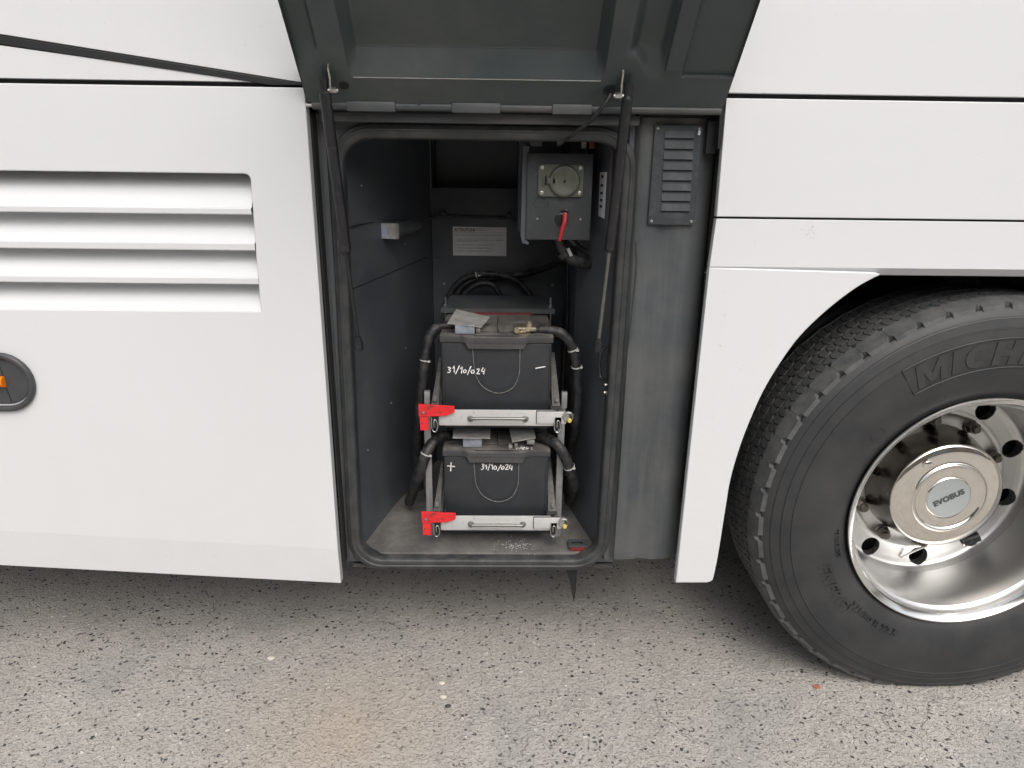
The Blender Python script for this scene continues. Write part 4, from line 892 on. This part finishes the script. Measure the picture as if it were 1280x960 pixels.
# moulded lettering on the sidewall
def arc_text(s, r, a_start, size, y, wsc, bold=.0, shear=0., m=RUB, name='moulded_lettering', th=.0012, yslope=0., flip=False):
    vs, fs = text(s, size, bold, shear, 1.05, 1.0)
    mb = MB(); P = []
    for v in vs:
        if flip: a = a_start+v.x*wsc/r; rad = r-v.y
        else: a = a_start-v.x*wsc/r; rad = r+v.y
        yy = y-(th if v.z > 0 else -.004)+yslope*(rad-r)
        P.append((WX+rad*math.cos(a), yy, WZ+rad*math.sin(a)))
    mb.add(P, fs); return part(name, mb, m, wheel)
LETT = mat('tyre_letter_rubber', (.036, .037, .038), .55, noise=(30, .15))
def poly_letters(word, r, a_start, H, y, th, m):
    t_ = .30; x = 0.
    def arc(cx, cz, rx, rz, a0, a1, n=10): return [(cx+rx*math.cos(R(a0+(a1-a0)*k/n)), cz+rz*math.sin(R(a0+(a1-a0)*k/n))) for k in range(n+1)]
    G = {'M': (1.30, [(0, 0), (0, 1), (.36, 1), (.65, .42), (.94, 1), (1.30, 1), (1.30, 0), (1.0, 0), (1.0, .60), (.76, .10), (.54, .10), (.30, .60), (.30, 0)]),
         'I': (.34, [(0, 0), (0, 1), (.34, 1), (.34, 0)]),
         'C': (.95, arc(.5, .5, .5, .5, 45, 315, 16)+arc(.5, .5, .2, .24, 305, 55, 12)),
         'H': (1.0, [(0, 0), (0, 1), (.32, 1), (.32, .62), (.68, .62), (.68, 1), (1, 1), (1, 0), (.68, 0), (.68, .36), (.32, .36), (.32, 0)]),
         'E': (.85, [(0, 0), (0, 1), (.85, 1), (.85, .78), (.32, .78), (.32, .62), (.76, .62), (.76, .40), (.32, .40), (.32, .22), (.85, .22), (.85, 0)]),
         'L': (.80, [(0, 0), (0, 1), (.32, 1), (.32, .24), (.80, .24), (.80, 0)]),
         'N': (1.05, [(0, 0), (0, 1), (.34, 1), (.75, .48), (.75, 1), (1.05, 1), (1.05, 0), (.73, 0), (.30, .54), (.30, 0)])}
    for c in word:
        wd, poly = G[c]; lo, hi = [], []
        for px, pz in poly:
            a = a_start-(x+px*H*1.02+pz*H*.22)/(r+H*.5); rad = r+pz*H
            lo.append((WX+rad*math.cos(a), y+.003, WZ+rad*math.sin(a))); hi.append((WX+rad*math.cos(a), y-th, WZ+rad*math.sin(a)))
        mb = MB(); mb.hexa(lo, hi); part('moulded_letter', mb, m, wheel)
        x += (wd+.20)*H*1.02
poly_letters('MICHELIN', .398, R(122.5), .054, -.0190, .0012, LETT)
mb = MB()
for r_ in (.3905, .4585): mb.tube([(WX+r_*math.cos(R(124.5-k*1.5)), -.0185, WZ+r_*math.sin(R(124.5-k*1.5))) for k in range(56)], .0017, 6, 0)
mb.tube([(WX+r_*math.cos(R(124.5)), -.0190, WZ+r_*math.sin(R(124.5))) for r_ in (.3905, .41, .44, .4585)], .0012, 6, 0)
part('moulded_frame_line', mb, RUB, wheel)
arc_text('ENERGY', .3975, R(199), .046, -.0178, 1.0, .001, .28, RUB, th=.0009, flip=True)
arc_text('315/80 R 22.5', .372, R(222), .028, -.0142, 1.0, .0006, 0, RUB, th=.0009, flip=True, yslope=-.0)
arc_text('TUBELESS', .345, R(186), .018, -.0065, 1.0, .0003, 0, RUB, th=.0012, flip=True)
arc_text('REGROOVABLE', .43, R(214), .022, -.0182, 1.0, .0003, .2, RUB, th=.0009, flip=True)
mb = MB(); mb.tube([(WX+.36*math.cos(a)+.018*math.cos(b), -.0125-.0015, WZ+.36*math.sin(a)+.018*math.sin(b)) for a in (R(142),) for b in [2*math.pi*k/20 for k in range(21)]], .0009, 6, 0); part('moulded_ring', mb, RUB, wheel)
# rim: one turned profile, disc with ten holes
mb = MB(); mb.rev([(.016, .3015), (.006, .3080), (.0005, .3100), (-.002, .3085), (-.002, .3060), (.001, .3020), (.006, .2935), (.012, .2905)], wc, 160); part('rim_lip', mb, LIP, wheel, angle=25)
prof = [(.012, .2905), (.020, .2895), (.026, .2860), (.031, .2805), (.040, .2780), (.075, .2765), (.115, .2755), (.145, .2740), (.172, .2700)]
mb = MB(); mb.rev(prof, wc, 160); rim = part('rim', mb, POL, wheel, angle=25)
# wheel disc: ring grid with holes cut out as gaps filled by quads
def disc_y(r):          # profile of the dish from the barrel to the nut face
    pts = [(.270, .172), (.267, .184), (.263, .192), (.256, .1965), (.245, .199), (.225, .2005), (.212, .2005), (.206, .1985), (.200, .199), (.193, .204), (.186, .208), (.140, .209), (.1, .209)]
    for (ra, ya), (rb, yb) in zip(pts, pts[1:]):
        if rb <= r <= ra: t = (ra-r)/(ra-rb); return ya+(yb-ya)*t
    return .209
cu_holes = [(.2360*math.cos(R(-120+36*k)), .2360*math.sin(R(-120+36*k))) for k in range(10)]
HR = .0262
mb = MB(); seg = 720
# sector approach: polar grid, vertices near a hole are snapped to its rim, faces inside are dropped
rs = [.2699-.0020*k for k in range(33)]+[.200, .195, .190, .175, .14, .10]
grid = []; inside = []
for r_ in rs:
    for k in range(seg):
        a = 2*math.pi*k/seg; x, z = r_*math.cos(a), r_*math.sin(a); ins = False
        for hx, hz2 in cu_holes:
            d = math.hypot(x-hx, z-hz2)
            if d < HR-.0013: ins = True; break
            if d < HR+.0013:
                x, z = hx+(x-hx)/d*HR, hz2+(z-hz2)/d*HR; break
        grid.append((WX+x, disc_y(math.hypot(x, z)), WZ+z)); inside.append(ins)
fs = []
for j in range(len(rs)-1):
    for k in range(seg):
        q = (j*seg+k, j*seg+(k+1) % seg, (j+1)*seg+(k+1) % seg, (j+1)*seg+k)
        if not any(inside[i] for i in q): fs.append(q)
mb.add(grid, fs); part('wheel_disc', mb, POL, wheel, angle=40)
for hx, hz2 in cu_holes:
    mb = MB(); m2 = [(WX+hx+HR*1.03*math.cos(2*math.pi*k/32), WZ+hz2+HR*1.03*math.sin(2*math.pi*k/32)) for k in range(32)]
    vs = [(x, disc_y(math.hypot(x-WX, z-WZ))-.0003, z) for x, z in m2]+[(x, .222, z) for x, z in m2]
    mb.add(vs, [(i, (i+1) % 32, 32+(i+1) % 32, 32+i) for i in range(32)]); part('hole_rim', mb, POL, wheel)
mb = MB(); mb.rev([(.265, .27), (.27, .02)], wc, 60); part('brake_drum', mb, UNDER, wheel)
# hub: chrome drum with its dark reflection painted in, cap, badge
mb = MB(); mb.rev([(.209, .1640), (.195, .1625), (.160, .1550), (.130, .1485), (.1165, .1455), (.1140, .1450)], wc, 128); part('hub_drum', mb, DRUM, wheel, angle=60)
mb = MB(); mb.rev([(.1145, .1448), (.1130, .1456), (.1115, .1462), (.1098, .1462), (.1080, .1448), (.1056, .1400), (.1034, .1320), (.1018, .1220), (.1010, .1120), (.1010, .1025), (.1000, .0975), (.0975, .0950), (.0955, .0940), (.0950, .0920), (.0958, .0895), (.0985, .0872), (.1000, .0840), (.0992, .0740), (.0990, .0640), (.1005, .0590), (.0980, .0570), (.0975, .0555)], wc, 128); part('hub_cap', mb, CHROME, wheel, angle=60)
mb = MB(); mb.rev([(.0978, .0558), (.0985, .0535), (.0990, .0001)], wc, 64); part('hub_plate', mb, PLATE, wheel, angle=20)
mb = MB(); a = R(128); bx, bz = WX+.118*math.cos(a), WZ+.118*math.sin(a); mb.rev([(.106, .0135), (.099, .013), (.0965, .010), (.096, .0001)], (bx, bz), 24); part('cap_stud', mb, CHROME, wheel, angle=50)
vs, fs = text('EVOBUS', .021, .0011, 0, 1.05); mb = MB(); ca, sa = math.cos(R(29)), math.sin(R(29))
wtx = max(v.x for v in vs); sx = .083/wtx
mb.add([(WX+(v.x*sx-.0415)*ca-(v.y-.0068)*sa, .0977, WZ+(v.x*sx-.0415)*sa+(v.y-.0068)*ca) for v in vs], fs); part('hub_lettering', mb, INKG, wheel, fixn=False)
for k in range(10):
    a = R(-120+36*k); x, z = WX+.1835*math.cos(a), WZ+.1835*math.sin(a)
    mb = MB(); mb.rev([(.209, .0205), (.205, .0200), (.201, .0170)], (x, z), 24); mb.cyl((x, .203, z), (x, .184, z), .0160, 6); mb.tube([(x, .184, z), (x, .174, z)], lambda t: .0105-.0012*t, 14, 0)
    part('wheel_nut', mb, NUTM, wheel)
# valve extension clipped in a hole
a = R(-48); x, z = WX+.222*math.cos(a), WZ+.222*math.sin(a)
mb = MB(); mb.tube([(x-.022, .178, z-.010), (x+.014, .172, z+.010)], .0145, 18, 0); part('valve_holder', mb, DARKR, wheel)
mb = MB(); mb.cyl((x-.022, .170, z-.014), (x-.026, .168, z-.020), .0035, 8); part('valve_cap', mb, STEEL, wheel)
a = R(-92); x, z = WX+.22*math.cos(a), WZ+.22*math.sin(a)
mb = MB(); mb.tube([(x-.02, .195, z-.02), (x+.012, .178, z+.018), (x+.03, .168, z+.035)], .003, 8, 6); part('valve_stem', mb, STEEL, wheel)

# ================================================================== loose bits on the ground
def pebble(x, y, s_, m, label, cat, name, sq_=.5, seed=0):
    bm = bmesh.new(); bmesh.ops.create_icosphere(bm, subdivisions=2, radius=1); rnd = random.Random(seed)
    for v in bm.verts: v.co = Vector((v.co.x*s_*(1+rnd.uniform(-.15, .15)), v.co.y*s_*.75*(1+rnd.uniform(-.15, .15)), max(v.co.z, -.5)*s_*sq_*(1+rnd.uniform(-.1, .1))))+Vector((x, y, s_*sq_*.5))
    mb = MB(); mb.bm(bm); return tag(part(name, mb, m, None, origin=Vector((x, y, 0))), label, cat)
pebble(-.637, .118, .011, PEB, 'flat pale stone on the asphalt below the louvred side panel', 'stone', 'pebble', .35, 1)
pebble(-.149, .02, .0085, PEB, 'round pale pebble on the ground, the one nearer the coach of a pair', 'stone', 'pebble', .4, 2)
pebble(-.141, -.03, .009, PEB, 'round pale pebble on the ground, the one farther from the coach of a pair', 'stone', 'pebble', .4, 3)
pebble(-.126, -.063, .008, DARKST, 'grey pebble just in front of the pair of pale ones', 'stone', 'pebble', .4, 4)
mb = MB(); mb.hexa([(.850, .005, .002), (.857, -.006, .001), (.870, -.003, .004), (.868, .008, .007), (.859, .010, .003)], [(.850, .005, .0028), (.857, -.006, .0018), (.870, -.003, .0048), (.868, .008, .0078), (.859, .010, .0038)])
tag(part('leaf_fragment', mb, LEAFM, None, origin=Vector((.86, 0, 0))), 'small reddish brown leaf fragment on the ground by the tyre', 'leaf')
# loose grit lying on the asphalt
rnd = random.Random(21); mb = MB()
for k in range(5200):
    x, y = rnd.uniform(-1.25, 1.5), rnd.uniform(-.45, .9); s_ = rnd.choice((.0009, .0012, .0016, .0022, .003)) * rnd.uniform(.8, 1.2); a = rnd.uniform(0, 6.28)
    c, s2 = math.cos(a)*s_, math.sin(a)*s_; h = s_*rnd.uniform(.25, .6)
    mb.add([(x+c, y+s2, 0), (x-s2*.8, y+c*.8, 0), (x-c*.9, y-s2*.9, 0), (x+s2*.6, y-c*.6, 0), (x+c*.5, y+s2*.5, h), (x-s2*.5, y+c*.5, h), (x-c*.4, y-s2*.4, h*.9), (x+s2*.3, y-c*.3, h)],
           [(0, 1, 5, 4), (1, 2, 6, 5), (2, 3, 7, 6), (3, 0, 4, 7), (4, 5, 6, 7)])
GR = bpy.data.materials.new('grit'); GR.use_nodes = True; t_ = GR.node_tree
gi = t_.nodes.new('ShaderNodeNewGeometry'); cr = t_.nodes.new('ShaderNodeValToRGB'); t_.links.new(gi.outputs['Random Per Island'], cr.inputs[0]); t_.links.new(cr.outputs[0], t_.nodes['Principled BSDF'].inputs['Base Color'])
cr.color_ramp.interpolation = 'CONSTANT'; cr.color_ramp.elements[0].color = (.05, .05, .052, 1); cr.color_ramp.elements[1].position = .3; cr.color_ramp.elements[1].color = (.25, .235, .21, 1)
for p_, c_ in ((.55, (.40, .375, .335, 1)), (.86, (.58, .55, .49, 1)), (.96, (.14, .11, .09, 1))): e = cr.color_ramp.elements.new(p_); e.color = c_
t_.nodes['Principled BSDF'].inputs['Roughness'].default_value = .8
gro = part('loose_grit', mb, GR, None, fixn=False); gro['kind'] = 'stuff'; gro['label'] = 'fine loose grit scattered over the worn asphalt'
